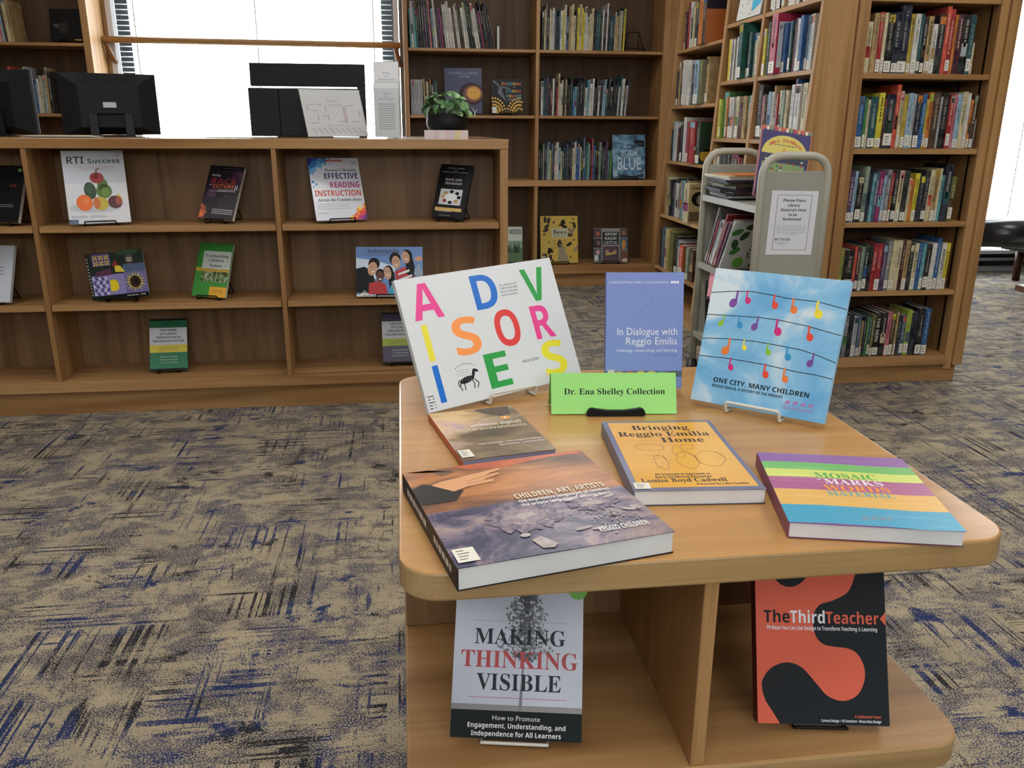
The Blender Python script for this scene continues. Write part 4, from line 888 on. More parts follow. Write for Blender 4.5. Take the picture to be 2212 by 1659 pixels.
lf = MB(); rr = random.Random(12); LG = [spine_mat(c) for c in ('#6a9a5c', '#54864c', '#86b06e', '#46743f')]; stems = MB()
for i in range(74):
    a = rr.uniform(0, 2*PI); e = rr.uniform(.05, 1.45); R_ = rr.uniform(.055, .10)
    base = Vector((math.cos(a)*.035, math.sin(a)*.035, .09))
    dr = Vector((math.cos(a)*math.cos(e), math.sin(a)*math.cos(e), math.sin(e)))
    c_ = base+Vector((dr.x*R_*.85, dr.y*R_*.85, dr.z*R_*.95+.006)); L = rr.uniform(.036, .052); wd = L*rr.uniform(.66, .82)
    nm = (dr+Vector((rr.uniform(-.45, .45), rr.uniform(-.45, .45), rr.uniform(-.2, .5)))).normalized()
    out = (Vector((0, 0, 1))-nm*nm.z+Vector((rr.uniform(-.5, .5), rr.uniform(-.5, .5), rr.uniform(-.3, .1)))); out = (out-nm*out.dot(nm)).normalized(); sd = out.cross(nm).normalized(); pts = []; fs = []
    for j, (t, k_) in enumerate(((0, .15), (.18, .74), (.42, 1), (.68, .94), (.88, .62), (1, .12))):
        q = c_+out*((t-.4)*L)-nm*((t-.3)**2*L*.4); pts += [tuple(q-sd*wd*.5*k_+nm*.005*k_), tuple(q), tuple(q+sd*wd*.5*k_+nm*.005*k_)]
        if j: o_ = 3*j; fs += [(o_-3, o_-2, o_+1, o_), (o_-2, o_-1, o_+2, o_+1)]
    lf.add(pts, fs, LG[i % 4]); stems.tube([tuple(base*.6+Vector((0, 0, .03))), tuple(c_-out*.4*L)], .0013, LG[1], 4)
fo_ = lf.build('foliage', pot, True); stems.build('stems', fo_)
cst = thing('card_stack', 'stack of pale pink and cream cards before the potted plant', 'cards', frame(.19, 3.585, CT, -1.5))
cb = MB()
for i, (c, h_) in enumerate((('#d9cfd2', .22), ('#d5c4cc', .12), ('#dcd2d4', .14), ('#d8c0c6', .1), ('#d2c6d4', .1), ('#d8d0a8', .16), ('#dccfd0', .16))):
    u0 = -.09+.18*sum(q for _, q in (('', .22), ('', .12), ('', .14), ('', .1), ('', .1), ('', .16), ('', .16))[:i]); cb.box((u0, 0, 0), (u0+.18*h_, .09, .034), M_(c, .7))
cb.build('cards', cst)
for i, (x, y, yw, n_, wx, c, lab) in enumerate(((-1.30, 3.56, 4, 5, .215, '#cfc8b4', 'fanned pile of cream papers before the nearest monitor'), (-.62, 3.60, -6, 2, .25, '#dad6c8', 'thin sheets of cream paper lying before the two-panel computer'), (.06, 3.70, 12, 1, .2, '#d9dad8', 'single clear-edged sheet between the brochure holder and the plant'))):
    t = thing('paper_pile' if n_ > 1 else 'paper_sheet', lab, 'papers', frame(x, y, CT, yw)); rp = random.Random(i)
    for j in range(n_):
        MB().box((-wx/2, -.06, 0), (wx/2, .09, .0012), M_(c, .7), Matrix.Translation((rp.uniform(-.035, .035), rp.uniform(-.01, .01), .0006+.0016*j)) @ Matrix.Rotation(rp.uniform(-.1, .1), 4, 'Z')).build('sheet', t)

# ------------------------------------------------------------------ books in rows
PAL = {'white': '#cfcdc6', 'cream': '#cbbf98', 'tan': '#a88c5c', 'mustard': '#ad9638', 'yellow': '#cfc02f', 'lime': '#9db13c', 'green': '#3f7a3c', 'dark green': '#16322a', 'teal': '#174c52',
       'pale blue': '#93b0c4', 'blue': '#24598f', 'navy': '#121a2e', 'purple': '#432850', 'magenta': '#86205c', 'pink': '#c4707f', 'red': '#9f262b', 'coral': '#c84f3a', 'orange': '#c5742c', 'maroon': '#46161f',
       'brown': '#48301f', 'black': '#0e0f12', 'charcoal': '#26292d', 'grey': '#7b7e82', 'silver': '#a9adb0', 'olive': '#65632f', 'sage': '#82927f', 'slate': '#465a6e', 'aqua': '#5f9fa6'}
SHORT = {'w': 'white', 'c': 'cream', 't': 'tan', 'u': 'mustard', 'y': 'yellow', 'l': 'lime', 'g': 'green', 'G': 'dark green', 'T': 'teal', 'p': 'pale blue', 'b': 'blue', 'n': 'navy', 'P': 'purple', 'M': 'magenta', 'k': 'pink',
         'r': 'red', 'C': 'coral', 'o': 'orange', 'm': 'maroon', 'B': 'brown', 'K': 'black', 'h': 'charcoal', 'e': 'grey', 's': 'silver', 'O': 'olive', 'S': 'sage', 'L': 'slate', 'a': 'aqua'}
ORD = 'first second third fourth fifth sixth seventh eighth ninth tenth eleventh twelfth thirteenth fourteenth fifteenth sixteenth seventeenth eighteenth nineteenth'.split()
TEN = {20: ('twentieth', 'twenty'), 30: ('thirtieth', 'thirty'), 40: ('fortieth', 'forty'), 50: ('fiftieth', 'fifty')}
def ordinal(n):
    if n < 20: return ORD[n-1]
    a, b = TEN[n//10*10]; return a if n % 10 == 0 else b+'-'+ORD[n % 10-1]
def contrast(h):
    c = [int(h[i:i+2], 16) for i in (1, 3, 5)]; t = (214, 206, 186) if sum(rgb(h)[:3]) < .75 else (44, 40, 38); k = .62
    return M_('#%02x%02x%02x' % tuple(int(a*(1-k)+b*k) for a, b in zip(c, t)))
LAB = M_('#dcd8cb', .5); LABK = M_('#55534f')
def spine_text(mb, s, w, z1, z0, m, y=-.0007, frac=.5):
    vs_, fs = text_geo(s, 'bold'); xs = [q[0] for q in vs_]; ys = [q[1] for q in vs_]; a, b = min(xs), max(xs); k = (z1-z0)/(b-a); hk = w*frac/max(ys)
    mb.add([(w*(1-frac)/2+q[1]*hk, y, z1-(q[0]-a)*k) for q in vs_], fs, m)
def row_book(kind, label, cat_group, M, w, h, d, col, rnd, sticker=False, title=None, parts=True, soft=False):
    hx = PAL[col]; cm = spine_mat(hx); mb = MB(); ct = min(.0022, w*.14); ins = .003
    if w < .008: mb.box((0, 0, 0), (w, d, h), cm)
    else:
        rd_ = min(.003, w*.22)
        prof = [(0, rd_), (rd_*.35, rd_*.25), (rd_, 0), (w-rd_, 0), (w-rd_*.35, rd_*.25), (w, rd_), (w, d), (w-ct, d), (w-ct, ct*1.2+rd_*.4), (ct, ct*1.2+rd_*.4), (ct, d), (0, d)]
        n = len(prof); v = [(x, y, 0) for x, y in prof]+[(x, y, h) for x, y in prof]
        caps = [(0, 1, 10, 11), (1, 2, 9, 10), (2, 3, 8, 9), (3, 4, 7, 8), (4, 5, 6, 7)]
        mb.add(v, [tuple(reversed(c)) for c in caps]+[tuple(n+i for i in c) for c in caps]+[(i, (i+1) % n, n+(i+1) % n, n+i) for i in range(n)], cm)
    y = -.0006; tm = contrast(hx); st = rnd.random(); f = w*.24; lo = .048 if sticker else .02
    def q(x0, z0, x1, z1, m): mb.add([(x0, y, z0), (x1, y, z0), (x1, y, z1), (x0, y, z1)], [(0, 1, 2, 3)], m)
    r0 = min(.003, w*.22) if w >= .008 else 0
    if title: spine_text(mb, title, w, h*.88, h*.34, M_('#1d1c1c') if sum(rgb(hx)[:3]) > .75 else M_('#cfc9b8'))
    else:
        if st < .25: q(r0, h*.84, w-r0, h*.97, spine_mat(PAL[rnd.choice(list(PAL))]))
        elif st < .4: q(r0, h*.30, w-r0, h*.52, spine_mat(PAL[rnd.choice(list(PAL))]))
        if st < .85:
            z = h*rnd.uniform(.82, .93); e = h*rnd.uniform(.32, .5)
            f = w*rnd.uniform(.30, .40); fine = rnd.random() < .5
            while z > e:
                L = rnd.uniform(.002, .0045) if fine else rnd.uniform(.005, .014)
                q(f, z-L, w-f, z, tm) ; z -= L+(rnd.uniform(.001, .0025) if rnd.random() < .8 else .006)
    root = mb.build(kind); root.matrix_world = M; tag(root, label, 'book', cat_group)
    if w >= .008: MB().box((ct*1.05, ct*1.3+r0*.4, ins), (w-ct*1.05, d-.004, h-ins), PAGEV).build('page_block', root)
    if sticker:
        zs = rnd.choice((.004, .006, .012)); sh_ = rnd.choice((.036, .044, .05)); y2 = -.0011; s_ = MB()
        s_.add([(r0*.5, y2, zs), (w-r0*.5, y2, zs), (w-r0*.5, y2, zs+sh_), (r0*.5, y2, zs+sh_)], [(0, 1, 2, 3)], LAB)
        for i in range(3):
            a = zs+sh_*(.25+.22*i); s_.add([(w*.25, y2-.0003, a), (w*rnd.uniform(.5, .7), y2-.0003, a), (w*.6, y2-.0003, a+.003), (w*.25, y2-.0003, a+.003)], [(0, 1, 2, 3)], LABK)
        s_.build('spine_label', root)
    return root
def row(kind, place, group, O, rotz, items, seed, depth=(.15, .19), lean=0.0, lean_end=None, sticker=0.0, jit=.006, shift=0, word='left', maxd=None):
    """items: list of (colour letter, width m, height m[, title[, extra lean]])"""
    rnd = random.Random(seed); cur = 0.0; n = len(items); used = []
    Rz = Matrix.Rotation(math.radians(rotz), 4, 'Z')
    ws = sorted(i[1] for i in items); hs_ = sorted(i[2] for i in items)
    for i, it in enumerate(items):
        c, w, h = it[0], it[1], it[2]; col = SHORT[c]
        a = lean if lean_end is None else lean+(lean_end-lean)*(i/max(1, n-1))
        a = math.radians(a)
        ox, oz = (cur, 0.0) if a <= 0 else (cur+w/math.cos(a)-w*math.cos(a), w*math.sin(a))
        if maxd: depth_i = min(rnd.uniform(*depth), maxd)
        else: depth_i = rnd.uniform(*depth)
        M = Matrix.Translation(O) @ Rz @ Matrix.Translation((ox, rnd.uniform(0, jit), oz+.0012)) @ Matrix.Rotation(a, 4, 'Y')
        size = ('thick' if w >= ws[int(n*.7)] else 'slim') if n > 3 else ('tall' if h >= hs_[-1] else 'short')
        label = '%s %s book, %s from %s on %s' % (size, col, ordinal(i+1+shift), word, place)
        row_book(kind, label, group, M, w, h, min(depth_i, h*.95), col, rnd, rnd.random() < sticker, it[3] if len(it) > 3 else None)
        nx_ = math.radians(lean if lean_end is None else lean+(lean_end-lean)*((i+1)/max(1, n-1)))
        cur += w/math.cos(a)+.0006+max(it[2], items[min(i+1, n-1)][2])*max(0, abs(math.sin(nx_))-abs(math.sin(a)))*(1 if a <= 0 else 0)
    return cur
def parse(s, k=1/2690.):
    """'colour letter, width, height in mm' strings -> items"""
    o = []
    for t in s.split():
        f = t.split(','); o.append((f[0], float(f[1])*k, float(f[2])/1000.)+((f[3].replace('_', ' '),) if len(f) > 3 else ()))
    return o

# tall right bookcase, five rows
YB = RY+.012
row('library_book', 'top full row of tall right bookcase', 'books on the top row of the tall right bookcase', (1.950, YB, 1.377), 0,
    parse('c,68,200 t,64,234 r,58,238 c,42,236 K,88,236 n,70,240 n,112,266 u,48,234 w,66,234 T,44,234 K,48,216 t,60,226 w,64,196 h,82,232 C,50,266 r,58,256 o,34,234 m,70,236 K,84,236 T,62,236 c,26,126'), 1, sticker=.75)
row('library_book', 'second full row of tall right bookcase', 'books on the second row of the tall right bookcase', (1.950, YB, 1.070), 0,
    parse('b,84,214 g,34,206 c,32,200 T,90,212 y,72,228 m,24,206 n,112,222 C,50,262 c,42,236 u,54,222 p,66,228 s,34,224 n,70,226 b,54,224 y,24,204 o,58,232 B,84,232 s,26,214 K,88,228 r,56,226 k,38,224 p,62,226 c,60,236 w,40,230 o,38,204 B,48,226 e,14,124'), 2, sticker=.7)
row('library_book', 'third full row of tall right bookcase', 'books on the third row of the tall right bookcase', (1.950, YB, .753), 0,
    parse('P,58,218 p,44,220 K,72,200 S,54,240 n,50,212 a,38,210 L,42,220 M,56,222 p,38,202 e,56,226 r,34,214 K,58,222 c,58,222 h,68,222 c,34,190 o,48,184 y,54,210 n,60,202 h,58,224 c,58,226 t,58,230 c,30,232 a,46,202 n,88,250 O,62,196'), 3, lean=1.2, sticker=.62)
row('library_book', 'fourth full row of tall right bookcase', 'books on the fourth row of the tall right bookcase', (1.950, YB, .4403), 0,
    parse('l,38,198 B,28,190 K,104,188 C,34,204 m,50,196 S,48,202 G,58,212 K,46,204 r,56,212 r,68,212 P,58,212 e,54,226 c,64,228 c,66,228 m,40,226 t,58,228 h,58,212 c,54,214 b,50,214 a,46,212 K,70,208 w,66,214 b,56,236 w,58,214,ABSOLUTELY y,56,214'), 4, lean=1.0, sticker=.65)
row('library_book', 'lowest row of tall right bookcase', 'books on the lowest row of the tall right bookcase', (1.952, YB, .1296), 0,
    parse('L,60,190 n,52,188 g,40,200 e,60,196 K,56,204 s,58,192 L,48,198 t,24,170 n,42,190 g,30,190 T,34,192 O,44,198 K,78,206,THE_SKIN K,74,206 k,58,208 B,56,206 t,28,210 n,54,192 L,58,192 l,64,216 n,84,204 K,84,222 b,74,222'), 5, lean=.6, sticker=.45)

# bookcase between window and corner: thin picture books
FB = FY+.03
def thin_row(n, span, hlo, hhi, cols, seed):
    r = random.Random(seed); ws = [r.uniform(.7, 1.5) for _ in range(n)]; k = span/sum(ws)/1.03
    return [(r.choice(cols), w*k, r.uniform(hlo, hhi)*(1.08 if r.random() < .12 else 1)) for w in ws]
row('picture_book', 'top row of window-side bookcase', 'picture books on the top left row beside the window', (.092, FB, 1.6675), 0,
    thin_row(40, .525, .235, .30, 'GoTcKwmSKMPhnwcKpwyswBkGawKnw', 21), 11, (.19, .22), -2.0, -11)
row('picture_book', 'top row beside the corner', 'picture books on the top right row beside the corner', (1.000, FB, 1.6675), 0,
    thin_row(42, .585, .215, .30, 'yKGwhnTtKcwoKcLywnKOcSyKbtw', 22), 12, (.19, .22), .4, 1.5)
for i in range(9): pass
row('series_volume', 'second row of window-side bookcase', 'matching pale series volumes beside the window', (.085, FB, 1.2305), 0, [('s', .0088, .232) for _ in range(9)], 13, (.17, .18))
row('picture_book', 'second row, after the pale series volumes', 'picture books after the pale series volumes', (.178, FB, 1.2305), 0, parse('t,10,240 K,9,236 c,10,220 B,10,214 h,12,240 S,10,200 K,10,242 T,9,240 G,10,230', 1/1000.), 14, (.18, .2), -1.5, -5)
row('picture_book', 'second row beside the corner', 'picture books on the second row beside the corner', (1.000, FB, 1.2305), 0,
    thin_row(44, .625, .185, .265, 'wwKpmnbcThKPKwcphwrnaKwpGKn', 23), 15, (.18, .21), .3, 3.2)
row('picture_book', 'third row beside the corner', 'picture books on the third row beside the corner', (.992, FB, .782), 0,
    thin_row(40, .535, .20, .285, 'bKwrSgnywKLcnpGwpKsKwPTwn', 24), 16, (.18, .21), 0, .8)
row('picture_book', 'upper row left of window', 'picture books on the upper row left of the window', (-2.66, FB, 1.661), 0, parse('r,20,260 B,18,250 m,14,250 w,16,262 s,14,262 c,12,240 m,13,256 w,15,262 k,14,262 p,12,258 B,14,240 c,20,235 t,18,250', 1/1000.), 17, (.19, .22), -3)
row('picture_book', 'lower row left of window', 'picture books on the lower row left of the window', (-2.68, FB, 1.2225), 0, parse('t,20,280 C,18,230 y,17,240 K,16,236 G,24,240 u,18,236 K,14,240 h,16,238 C,16,290 t,14,262 B,18,220 p,16,226 K,15,262 e,13,280 s,12,290 m,16,210 G,15,195 n,12,196 b,14,200 w,14,215 c,13,235 S,16,230 s,12,240 t,14,286 K,20,262', 1/1000.), 18, (.19, .22), 1.0)
bkd = thing('bookend', 'small white metal bookend beside the leaning picture books', 'bookend', Matrix.Translation((.700, FY+.06, 1.6675)))
MB().box((-.008, 0, 0), (.008, .10, .150), M_('#c4c6c6', .4)).build('upright', bkd); MB().box((-.07, 0, 0), (.008, .10, .0012), M_('#c4c6c6', .4)).build('foot', bkd)
easel(1.68, FY+.07, 1.6675, 0, 14, .14, .14, BLK, 'empty black wire easel on the top row beside the corner', .02, None, .004, .02)

# faced-out books in the back bookcases
def far_book(name, label, elabel, x, z, w, h, front, art, spine, yaw=0, hard=True, y=FY+.045):
    faced_book(name, label, frame(x, y, z+.011, yaw, 12), w, h, .014, front, art, spine, hard=hard, eps=.0004, page=PAGEV)
    easel(x, y, z, yaw, 12, w*.5, h*.5, BLK, elabel, .0215, None, .004, .018)
def art_luna(p):
    p.ell(.72, .43, .33, .25, M_('#3a1a2a', .35)); p.up(); p.ell(.75, .44, .26, .19, M_('#5e2a1c', .35)); p.up()
    for a in range(20):
        t = a*PI/10; p.poly([(.78+.16*math.cos(t-.2), .45+.125*math.sin(t-.2)), (.78+.225*math.cos(t+.15), .45+.165*math.sin(t+.15)), (.78+.16*math.cos(t+.2), .45+.125*math.sin(t+.2))], M_('#c98a26'))
    p.up(); p.ell(.78, .45, .17, .13, M_('#d29a32')); w = M_('#9aa0c4'); p.up()
    for u in (.72, .83): p.ell(u, .47, .025, .008, M_('#7a4a14'))
    p.text('LA LUNA, LA TIERRA', .13, .93, .865, .05, w, 'serif', 0); p.text('Y EL SOL', .38, .68, .79, .05, w, 'serif', 0); p.poly([(.82, .06), (.86, .085), (.84, .04)], M_('#c9cbd6'))
far_book('picture_book', 'dark blue picture book with a golden sun face behind the potted plant', 'black wire easel under the golden sun book', .455, 1.2305, .262, .312, M_('#232a55', .35), art_luna, M_('#1d2346'))
def art_congo(p):
    y = M_('#d6a52c'); 
    for cx, s in ((.08, 1), (.86, -1)):
        for r_ in range(4):
            R0 = .36-.08*r_
            for a in range(14):
                t = math.radians(4+13*a) if s > 0 else math.radians(176-13*a)
                u, v = cx+R0*math.cos(t), .02+R0*1.2*math.sin(t)
                if 0.04 < u < .96 and .02 < v < .5: p.ell(u, v, .034, .032, y, math.degrees(t), 6)
    p.up(); p.rect(.03, .02, .16, .2, M_('#d6d6d2')); L = M_('#555b6a'); p.line([(.08, .95), (.25, .80), (.60, .72)], .012, L); p.poly([(.2, .6), (.26, .82), (.36, .8), (.34, .66), (.5, .3), (.40, .42)], L); p.up()
    for i, (s, a, b, v) in enumerate((('FREEDOM', .34, .94, .82), ('IN', .68, .76, .735), ('CONGO', .46, .95, .61), ('SQUARE', .46, .95, .475))):
        n = len(s)
        for j, ch in enumerate(s): q = (b-a)/n; p.text(ch, a+q*j, a+q*(j+.82), v, .085 if len(s) > 2 else .045, M_(('#c98a3a', '#b5453a', '#4a9a8a', '#4f86b0', '#c9b23c')[(i+j) % 5]), 'bold', 0, 1)
    p.dashes(.5, .9, .42, .014, M_('#8a8a8a'), 2, .035, 3)
far_book('picture_book', 'black square picture book with gold cobbles and coloured title letters', 'black wire easel under the gold cobbles book', .766, 1.2305, .232, .24, M_('#121418', .35), art_congo, M_('#101216'))
BLUEP = mottled('watery_print', [(.36, '#2b4258'), (.5, '#5c86a4'), (.66, '#8fb2c6')], (14, 14, 22), 5, .35, .8)
def art_blue(p):
    w = M_('#c4d2dc'); k = M_('#131c26'); p.poly([(.62, .84), (.75, .89), (.97, .86), (.98, .72), (.85, .73)], k); p.up(); p.ell(.84, .79, .08, .018, M_('#2f4658')); p.poly([(.02, .02), (.3, .10), (.6, .05), (.95, .12), (.98, .02)], M_('#22323e')); p.up()
    p.rect(.03, .04, .15, .18, M_('#a4b6c0')); p.text('IS A', .36, .56, .70, .04, w, 'plain', 0); p.text('BOOK', .28, .80, .52, .13, w, 'plain', 0); p.text('BLUE', .16, .88, .20, .28, w, 'plain', 0)
far_book('picture_book', 'watery blue picture book with a whale eye, right end of the row', 'black wire easel under the watery blue book', 1.672, .782, .246, .316, BLUEP, art_blue, M_('#243848'), -2)
def art_bees(p):
    r = random.Random(8); k = M_('#2c241a'); g = M_('#8d8468')
    for i in range(60):
        u, v = r.uniform(.05, .95), r.uniform(.05, .95)
        if .28 < u < .74 and (.10 < v < .74): continue
        s = r.choice((.6, .8, 1.7)); a = r.uniform(0, 180); p.ell(u, v, .05*s, .020*s, k if r.random() < .75 else g, a, 10)
        p.line([(u, v), (min(.99, u+.05*s), min(.99, v+.05*s))], .0016, k)
    p.up(); p.rect(.30, .54, .73, .74, M_('#b9b8a0')); p.poly([(.50, .42), (.46, .05), (.64, .04), (.76, .05), (.58, .42)], g); p.ell(.51, .40, .06, .07, k); p.ell(.51, .47, .03, .03, k); p.up()
    for s in (-1, 1):
        for d in (.05, -.02, -.1): p.line([(.51, .42+d*.5), (.51+s*.12, .44+d), (.51+s*.2, .38+d)], .002, k)
    p.text('Bees', .34, .69, .62, .085, M_('#2a2620'), 'serif', 0); p.dashes(.36, .68, .575, .014, M_('#77745e'), 1, .02, 2); p.rect(.03, .05, .13, .16, M_('#b9b59a'))
far_book('picture_book', 'yellow picture book covered in dark insects on the lowest shelf', 'black wire easel under the yellow insect book', 1.165, .16, .286, .352, M_('#c4a63c', .4), art_bees, M_('#3a2f18'))
def art_grow(p):
    for i, (u0, v0, u1, v1, c) in enumerate(((0, .72, .23, .99, '#40302e'), (0, .43, .23, .70, '#2c3034'), (0, .02, .23, .41, '#3a4a58'), (.77, .72, 1, .99, '#4c3a34'), (.77, .38, 1, .70, '#3a5578'), (.77, .02, 1, .36, '#6a4a44'), (.26, .03, .74, .48, '#4e3a48'), (.26, .52, .74, .90, '#20262b'))): p.rect(u0, v0, u1, v1, M_(c))
    p.up()
    for u, v, c in ((.13, .84, '#a4543e'), (.14, .57, '#7a5a4a'), (.13, .30, '#c9a0a0'), (.88, .87, '#8a6a5a'), (.90, .22, '#6a3f30'), (.40, .30, '#b08a70'), (.62, .30, '#b08a70')): p.ell(u, v, .055, .07, M_(c))
    p.ell(.88, .52, .06, .14, M_('#c48a2c')); p.ell(.91, .07, .08, .05, M_('#d6bda0')); p.ell(.51, .26, .17, .03, M_('#c9b84a'), 12); p.rect(.26, .49, .74, .515, M_('#9a9a98')); p.rect(.03, .05, .14, .22, M_('#d0d0cc')); p.rect(.28, .92, .73, .95, M_('#8a8a88')); p.up()
    w = M_('#d0d2d2')
    for i, (s, a, b) in enumerate((('GROW!', .33, .69), ('RAISE!', .33, .68), ('CATCH!', .30, .69))): p.text(s, a, b, .79-.125*i, .085, w, 'bold', 0)
far_book('picture_book', 'square dark picture book with photo panels on the lowest shelf', 'black wire easel under the photo panel book', 1.56, .16, .264, .256, M_('#8f8f8c', .35), art_grow, M_('#1c1a1c'), -3)
def art_woods(p):
    p.rect(0, 0, 1, .42, M_('#4a6a3c')); p.rect(.0, .42, 1, .62, M_('#7d9a84')); p.ell(.4, .6, .07, .05, M_('#c09a80')); p.rect(.33, .3, .47, .56, M_('#9f2f30')); p.up(); r = random.Random(4)
    for i in range(16): u = r.uniform(.05, .95); p.poly([(u-.05, .3), (u, r.uniform(.5, .66)), (u+.05, .3)], M_('#35522f'))
    p.up(); p.text('INTO THE WOODS', .02, .96, .80, .13, M_('#26302c'), 'bold', 0)
far_book('picture_book', 'pale green woodland picture book half hidden by the display counter', 'black wire easel under the woodland book', .775, .16, .22, .275, M_('#c3d0c6', .4), art_woods, M_('#5a6a58'))
far_book('picture_book', 'dark glossy picture book faced out on the upper row left of the window', 'black wire easel under the dark glossy book', -2.135, 1.661, .20, .205, M_('#121110', .08), lambda p: (p.rect(.55, .03, .97, .07, M_('#b08c3c')), p.ell(.2, .48, .10, .06, M_('#4a4038')), p.ell(.42, .42, .16, .18, M_('#2e2624'))), M_('#15130f'))

# ------------------------------------------------------------------ side bookcase rows (spines face the counter; counted from the far end)
def side_row(place, group, y, z, items, seed, depth=(.14, .19), sticker=.5, lean=0, jit=.02):
    return row('storybook', place, group, (SX(z)+.012, y, z), -90, items, seed, depth, lean, None, sticker, jit, 0, 'the far end', (1.90 if y < 4.12 else 2.0)-SX(z)-.036)
SA = lambda s: parse(s, 1/1000.)
side_row('top row of far bay', 'storybooks in the far bay, top row', 5.33, 1.610, SA('m,22,215 r,24,262 w,40,262 G,20,170 B,26,240 c,16,235 h,60,255 t,20,250 n,34,262 K,46,262 o,70,250 B,60,255'), 31)
side_row('second row of far bay', 'storybooks in the far bay, second row', 5.38, 1.283, SA('h,36,205 w,18,215 t,30,258 B,44,250 m,20,240 w,62,258 w,40,255 n,40,230 h,50,225 K,36,230 e,26,225 p,74,240 O,50,238 t,40,250'), 32)
side_row('third row of far bay', 'storybooks in the far bay, third row', 5.40, .950, SA('K,26,190 p,60,240 w,40,230 m,24,205 m,24,200 n,50,215 K,30,220 w,46,262 M,20,238 r,26,236 K,30,236 G,70,238 r,90,240 G,60,236'), 33)
side_row('fourth row of far bay', 'storybooks in the far bay, fourth row', 5.40, .610, SA('t,30,262 t,28,262 c,34,240 K,40,225 n,46,215 s,22,210 h,34,236 w,30,210 n,30,220 e,70,232 a,40,236 h,34,250 t,46,238 c,90,228'), 34)
side_row('lowest row of far bay', 'storybooks in the far bay, lowest row', 5.41, .272, SA('K,40,245 B,40,235 L,44,262 c,30,225 c,32,262 y,30,255 O,80,250 K,60,230 e,46,215 w,34,210 h,40,205 C,70,200 S,50,195 B,60,190'), 35)
side_row('second row of middle bay', 'storybooks in the middle bay, second row', 4.585, 1.391, SA('y,34,210 w,14,208 B,48,212 w,22,200 K,18,205 w,36,208 m,34,208 e,18,200 T,52,262 K,30,215 T,26,214 S,60,205 c,38,190'), 36)
side_row('third row of middle bay', 'storybooks in the middle bay, third row', 4.59, 1.100, SA('y,24,200 l,20,196 g,60,236 o,22,208 w,30,206 w,26,204 w,30,204 s,30,206 c,36,206 m,40,175 t,42,205 S,36,206 w,40,210'), 37)
side_row('fourth row of middle bay', 'storybooks in the middle bay, fourth row', 4.59, .8185, SA('c,30,225 t,28,225 w,22,222 n,60,235 K,50,222 h,40,215 B,44,210 K,70,214 r,20,190 B,24,185'), 38)
side_row('fifth row of middle bay', 'storybooks in the middle bay, fifth row', 4.59, .5346, SA('a,34,225 t,30,222 o,22,218 B,24,218 t,26,210 K,30,205 C,26,200 B,30,214 n,40,210'), 39)
side_row('lowest row of middle bay', 'storybooks in the middle bay, lowest row', 4.59, .22, SA('K,44,235 w,30,215 P,20,220 h,40,225 n,30,220 L,24,218 K,60,226 G,40,210'), 40)
side_row('top row of near bay', 'storybooks in the near bay, top row', 4.09, 1.675, SA('n,34,220 w,26,215 h,40,225 w,24,210 t,30,225 w,34,222 B,30,218 w,24,210 c,36,222 K,22,224 w,30,216 n,34,222 s,30,220 w,30,214 r,24,222 K,36,220'), 41, sticker=.9)
side_row('second row of near bay', 'storybooks in the near bay, second row', 4.095, 1.391, SA('y,30,210 l,12,205 G,34,235 K,26,228 e,22,215 w,20,205 k,62,256 b,36,212 b,26,218 T,22,212 o,20,200 P,34,222 w,24,216 b,30,226 L,26,220 p,24,222 w,22,224'), 42)
side_row('third row of near bay', 'storybooks in the near bay, third row', 4.10, 1.100, SA('K,56,250 k,18,200 B,30,205 B,26,206 p,30,215 w,20,212 t,16,240 T,28,204 r,22,204 c,24,216 h,18,214 S,26,214 c,22,214 K,20,210 w,34,236 b,20,258 w,50,235 c,46,238'), 43)
def art_white(p):
    r = random.Random(3); p.ell(.55, .8, .22, .18, M_('#8fa4bf')); p.up(); p.ell(.55, .8, .12, .1, M_('#d6a95c'))
    for i in range(50): p.ell(r.uniform(.05, .95), r.uniform(.04, .66), r.uniform(.008, .022), r.uniform(.006, .018), M_(r.choice(('#2a2a30', '#6a86a4', '#b5503a', '#7a9a5a', '#c9a24a'))), r.uniform(0, 90), 7)
    p.up(); p.poly([(.62, .08), (.95, .18), (.90, .40), (.60, .30)], M_('#3fa9d0'))
faced_book('picture_book', 'white picture book with tiny drawings faced out in the middle bay', frame(SX(1.7)+.016, 4.365, 1.684, -90, 8), .30, .30, .012, M_('#d2d2cc', .4), art_white, M_('#8fb4c9'), eps=.0004, hard=True)

def side_cover(label_part, art):
    for o in [q for q in bpy.data.objects if q.get('label') == label_part]:
        w = max(v.co.x for v in o.data.vertices); d = max(v.co.y for v in o.data.vertices); h = max(v.co.z for v in o.data.vertices)
        b = MB(); art(Print(b, d, h, 0, 0, .0004)); b.v = [(w-y, x, z) for x, y, z in b.v]; b.build('cover_print', o)
def cov(place, n, art, out=.03):
    for o in list(bpy.data.objects):
        if o.get('group') and o.get('label', '').endswith('on '+place) and (' %s from ' % ordinal(n)) in o['label']:
            o.location.x -= out; side_cover(o['label'], art)
def art_oval(p):
    p.rect(.02, .02, .98, .98, M_('#b9a877')); p.up(); p.ell(.42, .62, .30, .18, M_('#1d1a18')); p.rect(.05, .05, .95, .30, M_('#6a5f42')); p.up(); p.ell(.44, .60, .10, .12, M_('#8d8370')); p.text('ORPHAN', .12, .9, .86, .055, M_('#2a221a'), 'bold', 0, 1)
cov('fourth row of far bay', 14, art_oval)
cov('third row of far bay', 13, lambda p: (p.rect(0, .35, 1, 1, M_('#8e1f22')), p.up(), p.ell(.5, .36, .5, .10, M_('#b9c2b0')), p.ell(.42, .17, .4, .14, M_('#b9962f'))))
cov('third row of far bay', 14, lambda p: (p.rect(0, .3, 1, 1, M_('#23382a')), p.ell(.43, .2, .4, .16, M_('#b9962f'))))
